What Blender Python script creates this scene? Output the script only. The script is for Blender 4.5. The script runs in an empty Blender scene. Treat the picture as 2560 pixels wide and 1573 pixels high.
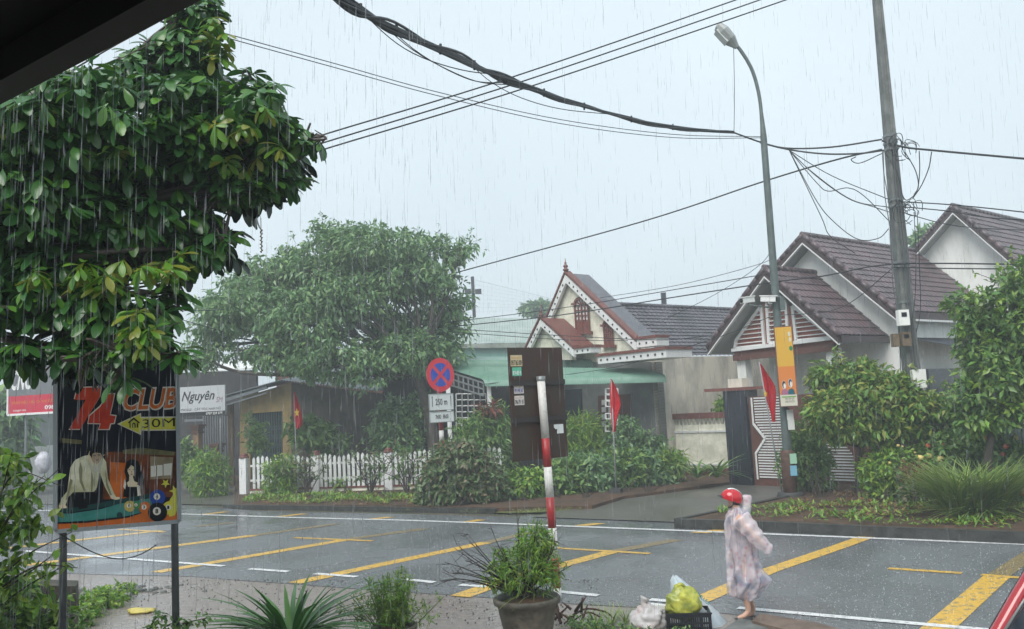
import bpy, math, random
import numpy as np
from mathutils import Vector, noise as mnoise
random.seed(7); rng=np.random.default_rng(11)
SC=bpy.context.scene; COL=SC.collection
R=math.radians
# ---------------------------------------------------------------- camera, sky, sun, exposure
F=2150.0; TILT=math.atan((1010-786.5)/F); ROLL=R(3.0); CAMH=2.7
_fw=np.array([0,math.cos(TILT),math.sin(TILT)]); _r0=np.array([1,0,0.]); _u0=np.cross(_r0,_fw)
_rt=_r0*math.cos(ROLL)-_u0*math.sin(ROLL); _up=_u0*math.cos(ROLL)+_r0*math.sin(ROLL)
CO=np.array([0,0,CAMH])
cd=bpy.data.cameras.new('camera'); cam=bpy.data.objects.new('camera',cd); COL.objects.link(cam)
from mathutils import Matrix
cam.matrix_world=Matrix(((_rt[0],_up[0],-_fw[0],0),(_rt[1],_up[1],-_fw[1],0),(_rt[2],_up[2],-_fw[2],CAMH),(0,0,0,1)))
cd.sensor_width=36; cd.lens=36*F/2560; cd.clip_end=3000; cd.clip_start=.05
SC.camera=cam
SC.view_settings.view_transform='Standard'; SC.view_settings.look='None'
SC.view_settings.exposure=1.05; SC.view_settings.gamma=1
W=bpy.data.worlds.new('World'); SC.world=W; W.use_nodes=True
nt=W.node_tree; bg=nt.nodes['Background']
sky=nt.nodes.new('ShaderNodeTexSky'); sky.sky_type='NISHITA'; sky.sun_disc=False
SUN_EL,SUN_ROT=R(50),R(205)
sky.sun_elevation=SUN_EL; sky.sun_rotation=SUN_ROT; sky.dust_density=4; sky.air_density=1.2
m1=nt.nodes.new('ShaderNodeMixRGB'); m1.inputs[0].default_value=.9           # thick rain cloud hides the clear sky
sc_=nt.nodes.new('ShaderNodeTexCoord'); nz=nt.nodes.new('ShaderNodeTexNoise'); nz.inputs['Scale'].default_value=1.3; nz.inputs['Detail'].default_value=4
cr=nt.nodes.new('ShaderNodeValToRGB'); cr.color_ramp.elements[0].position=.3; cr.color_ramp.elements[1].position=.75
cr.color_ramp.elements[0].color=(3.55,4.15,4.5,1); cr.color_ramp.elements[1].color=(4.65,5.25,5.55,1)
nt.links.new(sc_.outputs['Generated'],nz.inputs['Vector']); nt.links.new(nz.outputs['Fac'],cr.inputs[0])
nt.links.new(sky.outputs[0],m1.inputs[1]); nt.links.new(cr.outputs[0],m1.inputs[2]); nt.links.new(m1.outputs[0],bg.inputs[0])
bg.inputs[1].default_value=.1
sl=bpy.data.lights.new('sun','SUN'); sl.energy=1.5; sl.angle=R(40); sl.color=(1,.97,.93)
so=bpy.data.objects.new('sun',sl); COL.objects.link(so)
_sd=Vector((math.sin(SUN_ROT)*math.cos(SUN_EL),math.cos(SUN_ROT)*math.cos(SUN_EL),math.sin(SUN_EL)))
so.rotation_euler=_sd.to_track_quat('Z','Y').to_euler()
c=SC.cycles; c.max_bounces=6; c.diffuse_bounces=3; c.glossy_bounces=2; c.transmission_bounces=3; c.transparent_max_bounces=12; c.volume_bounces=0
c.use_denoising=True; c.denoiser='OPENIMAGEDENOISE'; c.volume_step_rate=4; c.sample_clamp_indirect=6; c.use_adaptive_sampling=True; c.adaptive_threshold=.02
# ---------------------------------------------------------------- pixel rays to places
def ray(px,py): return _fw*F+_rt*(px-1280)+_up*(786.5-py)
def G(px,py,z=0.):
    d=ray(px,py); return CO+d*((z-CO[2])/d[2])
def P(px,py,Y):
    d=ray(px,py); return CO+d*(Y/d[1])
def ONP(px,py,A,n):
    d=ray(px,py); return CO+d*(((A-CO)@n)/(d@n))
def proj(p):
    v=np.array(p)-CO; k=F/(v@_fw); return (1280+v@_rt*k,786.5-v@_up*k)
def uvw(deg):
    t=R(deg); return np.array([math.cos(t),-math.sin(t),0]),np.array([math.sin(t),math.cos(t),0])
Z=np.array([0,0,1.]); A_=np.array
def nrm(v): v=np.array(v,float); return v/np.linalg.norm(v)
# ---------------------------------------------------------------- materials
MATS={}
def mat(name,col,rough=.6,spec=.5,var=.0,scale=8,bump=0,bscale=40,metal=0,col2=None,detail=4,stretch=None,emit=0,alpha=1,coat=0,trans=0,ramp=(.35,.65),island=None,contrast=None):
    if name in MATS: return MATS[name]
    m=bpy.data.materials.new(name); m.use_nodes=True; t=m.node_tree; b=t.nodes['Principled BSDF']
    b.inputs['Roughness'].default_value=rough; b.inputs['Metallic'].default_value=metal
    b.inputs['Specular IOR Level'].default_value=spec; b.inputs['Alpha'].default_value=alpha
    b.inputs['Coat Weight'].default_value=coat
    col=tuple(col)+(1,)
    if col2 is None: col2=tuple(x*(1-var) for x in col[:3])
    col2=tuple(col2)+(1,)
    tc=t.nodes.new('ShaderNodeTexCoord'); src=tc.outputs['Object']
    if stretch:
        mp=t.nodes.new('ShaderNodeMapping'); mp.inputs['Scale'].default_value=stretch; t.links.new(src,mp.inputs[0]); src=mp.outputs[0]
    if var or col2[:3]!=col[:3] or island:
        cr=t.nodes.new('ShaderNodeValToRGB'); cr.color_ramp.elements[0].position=ramp[0]; cr.color_ramp.elements[1].position=ramp[1]
        cr.color_ramp.elements[0].color=col; cr.color_ramp.elements[1].color=col2
        if island:
            ge=t.nodes.new('ShaderNodeNewGeometry'); t.links.new(ge.outputs['Random Per Island'],cr.inputs[0])
            cr.color_ramp.elements[0].position=0; cr.color_ramp.elements[1].position=.8
            if island!=True:
                for i,(p,cc) in enumerate(island):
                    e=cr.color_ramp.elements.new(p); e.color=tuple(cc)+(1,)
        else:
            n=t.nodes.new('ShaderNodeTexNoise'); n.inputs['Scale'].default_value=scale; n.inputs['Detail'].default_value=detail; n.inputs['Roughness'].default_value=.65
            t.links.new(src,n.inputs['Vector']); t.links.new(n.outputs['Fac'],cr.inputs[0])
        t.links.new(cr.outputs[0],b.inputs['Base Color'])
        if trans: 
            tr=t.nodes.new('ShaderNodeBsdfTranslucent'); t.links.new(cr.outputs[0],tr.inputs[0]); mx=t.nodes.new('ShaderNodeMixShader'); mx.inputs[0].default_value=trans
            t.links.new(b.outputs[0],mx.inputs[1]); t.links.new(tr.outputs[0],mx.inputs[2]); t.links.new(mx.outputs[0],t.nodes['Material Output'].inputs[0])
    else: b.inputs['Base Color'].default_value=col
    if bump:
        n2=t.nodes.new('ShaderNodeTexNoise'); n2.inputs['Scale'].default_value=bscale; n2.inputs['Detail'].default_value=5
        bp=t.nodes.new('ShaderNodeBump'); bp.inputs['Strength'].default_value=bump; bp.inputs['Distance'].default_value=.02
        t.links.new(src,n2.inputs['Vector']); t.links.new(n2.outputs['Fac'],bp.inputs['Height']); t.links.new(bp.outputs[0],b.inputs['Normal'])
    MATS[name]=m; return m
# ---------------------------------------------------------------- mesh building
BASE={}
def tagp(o,label=None,cat=None,group=None,kind=None):
    if label: o['label']=label
    if cat: o['category']=cat
    if group: o['group']=group
    if kind: o['kind']=kind
    return o
def thing(name,label,cat,base,group=None,kind=None):
    o=bpy.data.objects.new(name,None); COL.objects.link(o); o.location=tuple(base); o.empty_display_size=.1
    BASE[o]=np.array(base,float); return tagp(o,label,cat,group,kind)
def linkmesh(name,me,m,parent,world_co=True,base=None):
    o=bpy.data.objects.new(name,me); COL.objects.link(o)
    if parent is not None: b=BASE[parent]; BASE[o]=b; o.parent=parent
    else:
        b=np.array(base if base is not None else (0,0,0),float); o.location=tuple(b); BASE[o]=b
    co=np.empty(len(me.vertices)*3); me.vertices.foreach_get('co',co); co=co.reshape(-1,3)-b; me.vertices.foreach_set('co',co.ravel())
    for mm in (m if isinstance(m,(list,tuple)) else [m]): me.materials.append(mm)
    me.update(); return o
class MB:
    def __init__(s): s.v=[]; s.f=[]; s.mi=[]; s.cur=0; s.sm=[]; s.smooth=False
    def add(s,vs,fs):
        n=len(s.v); s.v+= [tuple(map(float,p)) for p in vs]; s.f+=[tuple(i+n for i in f) for f in fs]; s.mi+=[s.cur]*len(fs); s.sm+=[s.smooth]*len(fs); return s
    def para(s,o,X,Y,Zv):
        o,X,Y,Zv=map(np.array,(o,X,Y,Zv)); vs=[o,o+X,o+X+Y,o+Y,o+Zv,o+X+Zv,o+X+Y+Zv,o+Y+Zv]
        return s.add(vs,[(0,3,2,1),(4,5,6,7),(0,1,5,4),(1,2,6,5),(2,3,7,6),(3,0,4,7)])
    def box(s,c,sx,sy,sz,deg=0):   # c = centre of the bottom
        u,w=uvw(deg); c=np.array(c,float); return s.para(c-u*sx/2-w*sy/2,u*sx,w*sy,Z*sz)
    def beam(s,p,q,w,h,upv=None):
        p,q=np.array(p,float),np.array(q,float); d=nrm(q-p); up=np.array(upv if upv is not None else (0,0,1.)); 
        if abs(d@up)>.98: up=np.array([0,1.,0])
        x=nrm(np.cross(d,up)); y=np.cross(x,d); return s.para(p-x*w/2-y*h/2,x*w,y*h,q-p)
    def tube(s,pts,r,n=6,cap=True):
        pts=[np.array(p,float) for p in pts]; k=len(pts); r=[r]*k if np.isscalar(r) else r
        vs=[];prev=None
        for i in range(k):
            d=nrm(pts[min(i+1,k-1)]-pts[max(i-1,0)])
            if prev is None:
                a=np.array([0,0,1.]) if abs(d[2])<.9 else np.array([1.,0,0]); x=nrm(np.cross(d,a))
            else: x=nrm(prev-d*(prev@d))
            prev=x; y=np.cross(d,x)
            for j in range(n):
                t=2*math.pi*j/n; vs.append(pts[i]+r[i]*(x*math.cos(t)+y*math.sin(t)))
        fs=[(i*n+j,i*n+(j+1)%n,(i+1)*n+(j+1)%n,(i+1)*n+j) for i in range(k-1) for j in range(n)]
        if cap: fs+=[tuple(range(n))[::-1],tuple((k-1)*n+j for j in range(n))]
        s.smooth=n>4; s.add(vs,fs); s.smooth=False; return s
    def lathe(s,c,prof,n=24,axis=None):  # prof: (r,z)
        c=np.array(c,float); vs=[c+A_([r*math.cos(2*math.pi*j/n),r*math.sin(2*math.pi*j/n),z]) for r,z in prof for j in range(n)]
        k=len(prof); fs=[(i*n+j,i*n+(j+1)%n,(i+1)*n+(j+1)%n,(i+1)*n+j) for i in range(k-1) for j in range(n)]
        s.smooth=True; s.add(vs,fs); s.smooth=False; return s
    def slab(s,pts,t):   # polygon, thickness vector
        pts=[np.array(p,float) for p in pts]; t=np.array(t,float); n=len(pts)
        return s.add(pts+[p+t for p in pts],[tuple(range(n)),tuple(range(n,2*n))[::-1]]+[(i,(i+1)%n,n+(i+1)%n,n+i)[::-1] for i in range(n)])
    def grid(s,fn,nu,nv,smooth=True):
        vs=[fn(i/nu,j/nv) for j in range(nv+1) for i in range(nu+1)]
        s.smooth=smooth; s.add(vs,[(j*(nu+1)+i,j*(nu+1)+i+1,(j+1)*(nu+1)+i+1,(j+1)*(nu+1)+i) for j in range(nv) for i in range(nu)]); s.smooth=False; return s
    def ball(s,c,rx,ry,rz,nu=16,nv=10,fn=None):
        c=np.array(c,float); vs=[]
        for j in range(nv+1):
            ph=math.pi*j/nv
            for i in range(nu):
                th=2*math.pi*i/nu; d=A_([math.sin(ph)*math.cos(th),math.sin(ph)*math.sin(th),math.cos(ph)]); k=fn(d) if fn else 1
                vs.append(c+d*A_([rx,ry,rz])*k)
        s.smooth=True; s.add(vs,[(j*nu+i,(j+1)*nu+i,(j+1)*nu+(i+1)%nu,j*nu+(i+1)%nu) for j in range(nv) for i in range(nu)]); s.smooth=False; return s
    def build(s,name,m,parent=None,label=None,cat=None,group=None,kind=None,base=None):
        me=bpy.data.meshes.new(name); me.from_pydata(s.v,[],s.f)
        if parent is None and base is None:
            a=np.array(s.v); base=[(a[:,0].min()+a[:,0].max())/2,(a[:,1].min()+a[:,1].max())/2,a[:,2].min()]
        me.polygons.foreach_set('material_index',s.mi); me.polygons.foreach_set('use_smooth',s.sm)
        o=linkmesh(name,me,m,parent,base=base); tagp(o,label,cat,group,kind); return o
def cat_rom(pts,n=8):
    pts=[np.array(p,float) for p in pts]; q=[2*pts[0]-pts[1]]+pts+[2*pts[-1]-pts[-2]]; out=[]
    for i in range(1,len(q)-2):
        for k in range(n):
            t=k/n; a,b,c_,d=q[i-1:i+3]
            out.append(.5*((2*b)+(c_-a)*t+(2*a-5*b+4*c_-d)*t*t+(3*b-a-3*c_+d)*t**3))
    return out+[pts[-1]]
def text(body,O,X,Y,w,h,m,parent,name='lettering',shear=0,bold=0,ext=.001):
    cu=bpy.data.curves.new('t','FONT'); cu.body=body; cu.size=1; cu.shear=shear; cu.offset=bold; cu.resolution_u=3
    ob=bpy.data.objects.new('t',cu); COL.objects.link(ob); bpy.context.view_layer.update()
    me=bpy.data.meshes.new_from_object(ob.evaluated_get(bpy.context.evaluated_depsgraph_get()))
    bpy.data.objects.remove(ob); me.name=name
    co=np.empty(len(me.vertices)*3); me.vertices.foreach_get('co',co); co=co.reshape(-1,3)
    mn,mx=co.min(0),co.max(0); X,Y,O=np.array(X,float),np.array(Y,float),np.array(O,float)
    out=O+np.outer((co[:,0]-mn[0])/(mx[0]-mn[0])*w,X)+np.outer((co[:,1]-mn[1])/(mx[1]-mn[1])*h,Y)
    me.vertices.foreach_set('co',out.ravel()); return linkmesh(name,me,m,parent)
def fastmesh(name,co,quads):
    me=bpy.data.meshes.new(name); nf=len(quads); me.vertices.add(len(co)); me.vertices.foreach_set('co',co.ravel())
    me.loops.add(nf*4); me.loops.foreach_set('vertex_index',quads.ravel().astype(np.int32))
    me.polygons.add(nf); me.polygons.foreach_set('loop_start',np.arange(0,nf*4,4,dtype=np.int32))
    me.update(calc_edges=True); return me
def leafco(pos,ax,nr,L,Wd,K=2,droop=.25,prof=None,fold=.25):
    """leaf blades: base pos, axis ax, face normal nr"""
    N=len(pos); ax=ax/np.linalg.norm(ax,axis=1)[:,None]; nr=nr-ax*(nr*ax).sum(1)[:,None]; nr/=np.linalg.norm(nr,axis=1)[:,None]+1e-9
    sd=np.cross(ax,nr); L=L[:,None]; Wd=Wd[:,None]
    ts=np.linspace(0,1,K+1); prof=prof or [math.sin(math.pi*min(max(t,.02),.98))**.8 for t in ts]
    co=np.empty((N,K+1,3,3))
    for k,t in enumerate(ts):
        c_=pos+ax*L*t-nr*L*(droop*t*t)
        s_=sd*Wd*.5*prof[k]
        co[:,k,1]=c_; co[:,k,0]=c_-s_+nr*Wd*fold*prof[k]*.5; co[:,k,2]=c_+s_+nr*Wd*fold*prof[k]*.5
    q=[]
    for k in range(K):
        a=k*3; b=(k+1)*3; q+=[(a,a+1,b+1,b),(a+1,a+2,b+2,b+1)]
    q=np.array(q); quads=(q[None]+(np.arange(N)*(K+1)*3)[:,None,None]).reshape(-1,4)
    return co.reshape(-1,3),quads
def rdir(n): v=rng.normal(size=(n,3)); return v/np.linalg.norm(v,axis=1)[:,None]
def foliage(name,m,parent,blobs,nc,per,L,cr,asp=.45,K=2,droop=.3,surf=.55,down=.35,flat=.6):
    """clumps of leaves spread through ellipsoids [(centre,(rx,ry,rz))]"""
    vol=np.array([b[1][0]*b[1][2]*b[1][1]**.5 for b in blobs]); pick=rng.choice(len(blobs),nc,p=vol/vol.sum())
    C_=np.array([b[0] for b in blobs])[pick]; Rr=np.array([b[1] for b in blobs])[pick]
    d=rdir(nc); rad=np.where(rng.random(nc)<surf,rng.uniform(.78,1.03,nc),rng.random(nc)**.5*.8)[:,None]
    cc=C_+d*rad*Rr; cc[:,2]=np.maximum(cc[:,2],.05)
    size=rng.uniform(.6,1.3,nc)
    n=nc*per; ci=np.repeat(np.arange(nc),per); dd=rdir(n); 
    pos=cc[ci]+dd*A_([1,1,flat])*(rng.random(n)**.5*cr*size[ci])[:,None]
    out=d[ci]*.45+rdir(n)*.75; out[:,2]-=down*.6; nr=rdir(n)*.75+A_([0,0,.9]); 
    pos[:,2]=np.maximum(pos[:,2],.02)
    Ls=L*rng.uniform(.65,1.25,n)
    co,q=leafco(pos,out,nr,Ls,Ls*asp,K,droop)
    return linkmesh(name,fastmesh(name,co,q),m,parent)
def BL(px,py,Y,rx,ry,depth=None):
    k=Y/F; return (P(px,py,Y),(rx*k,depth or rx*k*.8,ry*k))
def limbs(mb,base,top,blobs,r,rep=1,tw=3,n=6):
    mb.tube(cat_rom([base,base*.5+top*.5+rng.normal(0,r*.8,3)*A_([1,1,0]),top],5),[r*(1-.35*i/10) for i in range(11)],n+2)
    for c_,rr in blobs:
        c_=np.array(c_); mid=(top+c_)/2+rng.normal(0,.12,3)*np.linalg.norm(c_-top)*A_([1,1,.4]); pts=cat_rom([top,mid,c_],5)
        rb=r*.45*(.6+.5*rng.random()); mb.tube(pts,[rb*(1-.6*i/len(pts)) for i in range(len(pts))],5)
        for k in range(tw):
            e=c_+rdir(1)[0]*np.array(rr)*.85; s_=pts[rng.integers(4,len(pts))]
            mb.tube(cat_rom([s_,(s_+e)/2+rng.normal(0,.05,3)*np.linalg.norm(e-s_),e],4),[rb*.4*(1-.7*i/8) for i in range(9)],4)
def plant(name,label,cat,base,blobs,mleaf,mstem,nc,per,L,cr,stems=8,sr=.012,group=None,**k):
    t=thing(name,label,cat,base,group); foliage('foliage',mleaf,t,blobs,nc,per,L,cr,**k)
    mb=MB()
    for i in range(stems):
        b=blobs[rng.integers(len(blobs))]; e=np.array(b[0])+rdir(1)[0]*np.array(b[1])*.8; e[2]=max(e[2],base[2]+.1)
        s_=np.array(base)+rng.normal(0,.06,3)*A_([1,1,0]); mb.tube(cat_rom([s_,(s_+e)/2+rng.normal(0,.05,3),e],4),[sr*(1-.6*j/8) for j in range(9)],4)
    mb.build('stem',mstem,t); return t
# ---------------------------------------------------------------- ground, road, markings
MAT_SOIL=mat('soil',(.11,.062,.038),.85,.3,col2=(.055,.04,.028),scale=3,bump=.9,bscale=14)
def wetmat(name,c1,c2,r1,r2,scale,bump,bscale,ripple):
    m=mat(name,c1,.3,.5,col2=c2,scale=scale,bump=0,detail=8,ramp=(.3,.7)); t=m.node_tree; b=t.nodes['Principled BSDF']
    tc=t.nodes.new('ShaderNodeTexCoord')
    n=t.nodes.new('ShaderNodeTexNoise'); n.inputs['Scale'].default_value=.45; n.inputs['Detail'].default_value=3; t.links.new(tc.outputs['Object'],n.inputs['Vector'])
    mr=t.nodes.new('ShaderNodeMapRange'); mr.inputs[1].default_value=.38; mr.inputs[2].default_value=.62; mr.inputs[3].default_value=r1; mr.inputs[4].default_value=r2
    t.links.new(n.outputs['Fac'],mr.inputs[0]); t.links.new(mr.outputs[0],b.inputs['Roughness'])
    f=t.nodes.new('ShaderNodeTexNoise'); f.inputs['Scale'].default_value=bscale; f.inputs['Detail'].default_value=3
    v=t.nodes.new('ShaderNodeTexVoronoi'); v.inputs['Scale'].default_value=ripple; v.feature='SMOOTH_F1'
    for q in (f,v): t.links.new(tc.outputs['Object'],q.inputs['Vector'])
    w_=t.nodes.new('ShaderNodeMath'); w_.operation='SINE'; mu=t.nodes.new('ShaderNodeMath'); mu.operation='MULTIPLY'; mu.inputs[1].default_value=28
    t.links.new(v.outputs['Distance'],mu.inputs[0]); t.links.new(mu.outputs[0],w_.inputs[0])
    b1=t.nodes.new('ShaderNodeBump'); b1.inputs['Strength'].default_value=bump; b1.inputs['Distance'].default_value=.012
    mr2=t.nodes.new('ShaderNodeMapRange'); mr2.inputs[1].default_value=.42; mr2.inputs[2].default_value=.58; mr2.inputs[3].default_value=bump*.15; mr2.inputs[4].default_value=bump; t.links.new(n.outputs['Fac'],mr2.inputs[0]); t.links.new(mr2.outputs[0],b1.inputs['Strength']); b.inputs['Specular IOR Level'].default_value=.75
    b2=t.nodes.new('ShaderNodeBump'); b2.inputs['Strength'].default_value=.3; b2.inputs['Distance'].default_value=.004
    t.links.new(f.outputs['Fac'],b1.inputs['Height']); t.links.new(w_.outputs[0],b2.inputs['Height']); t.links.new(b1.outputs[0],b2.inputs['Normal']); t.links.new(b2.outputs[0],b.inputs['Normal'])
    return m
MAT_ROAD=wetmat('wet_asphalt',(.2,.212,.222),(.105,.115,.127),.07,.36,24,.55,70,5.5)
MAT_APRON=wetmat('wet_concrete_apron',(.29,.25,.225),(.17,.148,.133),.2,.45,9,.5,45,5)
MAT_DRIVE=wetmat('wet_driveway',(.13,.125,.11),(.09,.088,.078),.28,.5,6,.5,40,5)
def sheet(name,pix,z,m,kind='structure',t=None,label=None,parent=None):
    mb=MB(); pts=[G(*p,z) if len(p)==2 else A_(p) for p in pix]
    mb.slab(pts[::-1],A_([0,0,-(t or .002)])) if t else mb.add(pts,[tuple(range(len(pts)))]); 
    return mb.build(name,m,parent,label=label,kind=kind if parent is None else None)
mb=MB(); mb.add([(-400,-60,-.03),(400,-60,-.03),(400,600,-.03),(-400,600,-.03)],[(0,1,2,3)])
mb.build('ground',mat('ground_earth',(.1,.085,.06),.9,.3,col2=(.05,.06,.035),scale=.8,bump=.6,bscale=9),kind='structure')
far=[(-30,41.5,0),G(-200,1268),G(0,1262),G(450,1262),G(640,1277),G(1000,1285),G(1270,1292),G(1360,1287),G(1520,1290),G(1690,1303),G(1880,1312),G(2200,1332),G(2560,1352),G(2900,1372)]
near=[G(*p) for p in [(3100,1690),(2560,1640),(2100,1578),(1830,1535),(1700,1524),(1450,1511),(1120,1487),(950,1476),(600,1451),(480,1441),(330,1438),(100,1432),(-300,1420)]]
mb=MB(); mb.add([tuple(A_(p)*A_([1,1,0])+A_([0,0,.0])) for p in far+near+[(-40,26,0)]],[tuple(range(len(far)+len(near)+1))])
road=mb.build('road',MAT_ROAD,None,kind='structure',base=(0,15,0))
mb=MB(); nn=[p*A_([1,1,0])+A_([0,0,-.006]) for p in near]; mb.add([(14,-4,-.006)]+nn+[(-40,26,-.006),(-40,-4,-.006)],[tuple(range(len(nn)+3))])
mb.build('pavement_apron',MAT_APRON,kind='structure',base=(0,5,0))
MAT_YEL=mat('worn_yellow_paint',(.74,.45,.07),.3,.5,col2=(.26,.22,.14),scale=11,detail=12,bump=.3,ramp=(.5,.63))
MAT_YEL2=mat('faded_yellow_paint',(.42,.3,.11),.35,.5,col2=(.07,.075,.08),scale=38,detail=8,bump=.3,ramp=(.42,.56))
MAT_WHI=mat('white_road_paint',(.78,.79,.79),.3,.5,col2=(.26,.28,.3),scale=12,detail=12,ramp=(.5,.68))
_zc=[.004]
def mark(p,q,wd,m=MAT_YEL,name='yellow_marking',label=None,ends=True):
    p,q=G(*p),G(*q); d=nrm(q-p); n=A_([-d[1],d[0],0]); rd=uvw(32.4)[0]
    if ends and abs(n@rd)>.2: e=rd*(wd/2/(n@rd))
    else: e=n*wd/2
    _zc[0]+=.00015; z=A_([0,0,_zc[0]]); mb=MB(); mb.add([p-e+z,q-e+z,q+e+z,p+e+z],[(0,1,2,3)]); return mb.build(name,m,road,label=label)
for a,b,w_,m in [((390,1431),(868,1349),.3,MAT_YEL),((868,1349),(1063,1322),.28,MAT_YEL2),((60,1414),(634,1339),.3,MAT_YEL),((634,1339),(842,1310),.28,MAT_YEL2),
    ((-60,1380),(400,1327),.28,MAT_YEL),((488,1317),(585,1307),.26,MAT_YEL2),((735,1458),(1215,1357),.3,MAT_YEL),((1215,1357),(1330,1331),.26,MAT_YEL2),
    ((1150,1492),(1262,1452),.34,MAT_YEL),((1262,1452),(1525,1381),.3,MAT_YEL),((1525,1381),(1690,1350),.28,MAT_YEL2),((1745,1503),(1915,1430),.3,MAT_YEL),((1915,1430),(2105,1365),.28,MAT_YEL),((2105,1365),(2185,1336),.28,MAT_YEL),
    ((2330,1585),(2491,1443),.32,MAT_YEL),((2491,1443),(2590,1378),.28,MAT_YEL2),
    ((1745,1333),(1815,1325),.28,MAT_YEL),((507,1287),(566,1280),.26,MAT_YEL),((700,1292),(761,1285),.26,MAT_YEL),((925,1299),(977,1293),.26,MAT_YEL),((1450,1315),(1500,1309),.26,MAT_YEL),((1165,1306),(1203,1300),.26,MAT_YEL)]:
    mark(a,b,w_,m)
for a,b in [((735,1345),(931,1353)),((1391,1371),(1625,1385)),((2221,1422),(2405,1434)),((2453,1438),(2640,1453)),((298,1324),(412,1331))]: mark(a,b,.13,MAT_YEL,'yellow_centre_dash')
fl=[(-200,1276),(100,1277),(450,1285.5),(750,1295),(1000,1301),(1260,1310),(1700,1327),(2100,1343),(2620,1364)]
z=A_([0,0,.0075]); pts=[G(*p)*A_([1,1,0])+z for p in fl]; mb=MB()
for i in range(len(pts)-1):
    d=nrm(pts[-1]-pts[3]); n=A_([-d[1],d[0],0])*.075; mb.add([pts[i]-n,pts[i+1]-n,pts[i+1]+n,pts[i]+n],[(0,1,2,3)])
mb.build('white_edge_line',MAT_WHI,road)
for a,b in [((60,1378),(559,1416)),((624,1423),(720,1430)),((787,1435),(892,1443)),((1010,1449),(1086,1457)),((1150,1463),(1215,1468)),((1391,1480),(1496,1490)),((1625,1500),(1712,1508)),((1845,1521),(2620,1590))]: mark(a,b,.13,MAT_WHI,'white_lane_dash')
# beds, driveway, kerbs
MAT_KERB=mat('mossy_kerb_stone',(.05,.052,.048),.55,.5,var=.6,scale=5,bump=.6,bscale=20)
MAT_VERGE=mat('mossy_verge',(.13,.13,.04),.8,.3,col2=(.07,.085,.03),scale=9,bump=.8,bscale=30)
sheet('mossy_verge',[(640,1266),(1000,1275),(1270,1283),(1380,1280),(1500,1272),(1500,1264),(1240,1268),(1000,1262),(640,1255)],.012,MAT_VERGE)
sheet('planting_bed',[(585,1262),(1000,1264),(1240,1270),(1480,1264),(1560,1240),(1900,1195),(2300,1120),(1500,1110),(700,1125),(590,1160)],.1,MAT_SOIL,t=.13)
sheet('driveway',[(1330,1292),(1690,1305),(1975,1244),(1985,1200),(1850,1195),(1600,1225),(1440,1268)],.02,MAT_DRIVE)
sheet('rear_pavement',[(-260,1262),(450,1260),(585,1262),(600,1180),(400,1120),(-200,1120)],.006,MAT_DRIVE)
bed=[(1690,1297),(1880,1302),(2200,1316),(2560,1330),(2950,1352),(3100,1180),(2300,1120),(1990,1170),(1985,1232),(1960,1238),(1760,1285)]
sheet('flower_bed',bed,.16,MAT_SOIL,t=.2)
mb=MB()
kb=[G(*p,.19) for p in bed[:5]]
for i in range(4): mb.beam(kb[i]+A_([0,0,-.1]),kb[i+1]+A_([0,0,-.1]),.14,.2)
kb=[G(*p,.19) for p in [(1690,1297),(1760,1283),(1975,1238)]]
for i in range(2): mb.beam(kb[i]+A_([0,0,-.1]),kb[i+1]+A_([0,0,-.1]),.12,.2)
mb.build('kerb',MAT_KERB,kind='structure')
mb=MB(); kb=[G(*p,.1) for p in [(560,1262),(800,1265),(1000,1268),(1240,1272)]]
for i in range(3): mb.beam(kb[i]+A_([0,0,-.06]),kb[i+1]+A_([0,0,-.06]),.12,.13)
mb.build('garden_kerb',MAT_KERB,kind='structure')
# ---------------------------------------------------------------- materials for buildings
M_WHITE=mat('white_plaster',(.86,.87,.84),.6,.4,col2=(.6,.62,.58),scale=1.4,stretch=(1.5,1.5,.5),detail=9,ramp=(.45,.8),bump=.15,bscale=30)
M_CREAM=mat('cream_plaster',(.88,.86,.72),.65,.4,col2=(.6,.6,.48),scale=3,bump=.15)
M_GREYW=mat('stained_grey_plaster',(.72,.67,.57),.75,.3,col2=(.2,.2,.185),scale=.9,stretch=(1.3,1.3,.6),detail=10,bump=.3,ramp=(.42,.74))
M_OCHRE=mat('ochre_plaster',(.5,.36,.15),.75,.3,col2=(.3,.22,.11),scale=1.5,detail=7,bump=.2)
M_DARKW=mat('dark_wall_tone',(.055,.05,.048),.8,.3,col2=(.025,.025,.027),scale=2,detail=6)  # dark tone shared by the shop wall and the painted canopy shade
M_BRICK=mat('dull_brick_wall',(.16,.07,.045),.8,.3,col2=(.09,.05,.04),scale=4,bump=.4)
M_MINT=mat('mint_wall_paint',(.3,.58,.48),.6,.4,var=.15,scale=1.2)
M_PALER=mat('pale_metal_roofing',(.4,.46,.42),.45,.5,col2=(.27,.34,.31),scale=1.3,stretch=(1,1,3),detail=6)
M_GREENR=mat('green_metal_roofing',(.13,.27,.2),.35,.5,col2=(.2,.34,.27),scale=3,detail=6)
M_TILE=mat('wet_brown_roof_tiles',(.125,.08,.088),.33,.6,col2=(.055,.042,.045),scale=1.3,detail=12,bump=.3,ramp=(.38,.66))
M_TILE2=mat('wet_grey_roof_tiles',(.12,.105,.125),.3,.6,col2=(.045,.045,.05),scale=1.3,detail=12,bump=.3,ramp=(.38,.66))
M_BARGE=mat('maroon_bargeboard',(.055,.03,.03),.4,.5,var=.3,scale=5)
M_SOFFIT=mat('grey_soffit',(.36,.37,.36),.7,.3,var=.1,scale=3)
M_TRIMW=mat('white_trim',(.74,.75,.74),.5,.5,var=.1,scale=8)
M_REDBR=mat('rust_red_trim',(.19,.065,.05),.5,.5,var=.3,scale=6)
M_BROWN=mat('dark_brown_timber',(.15,.062,.045),.5,.4,var=.4,scale=8,stretch=(1,1,6))
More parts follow.
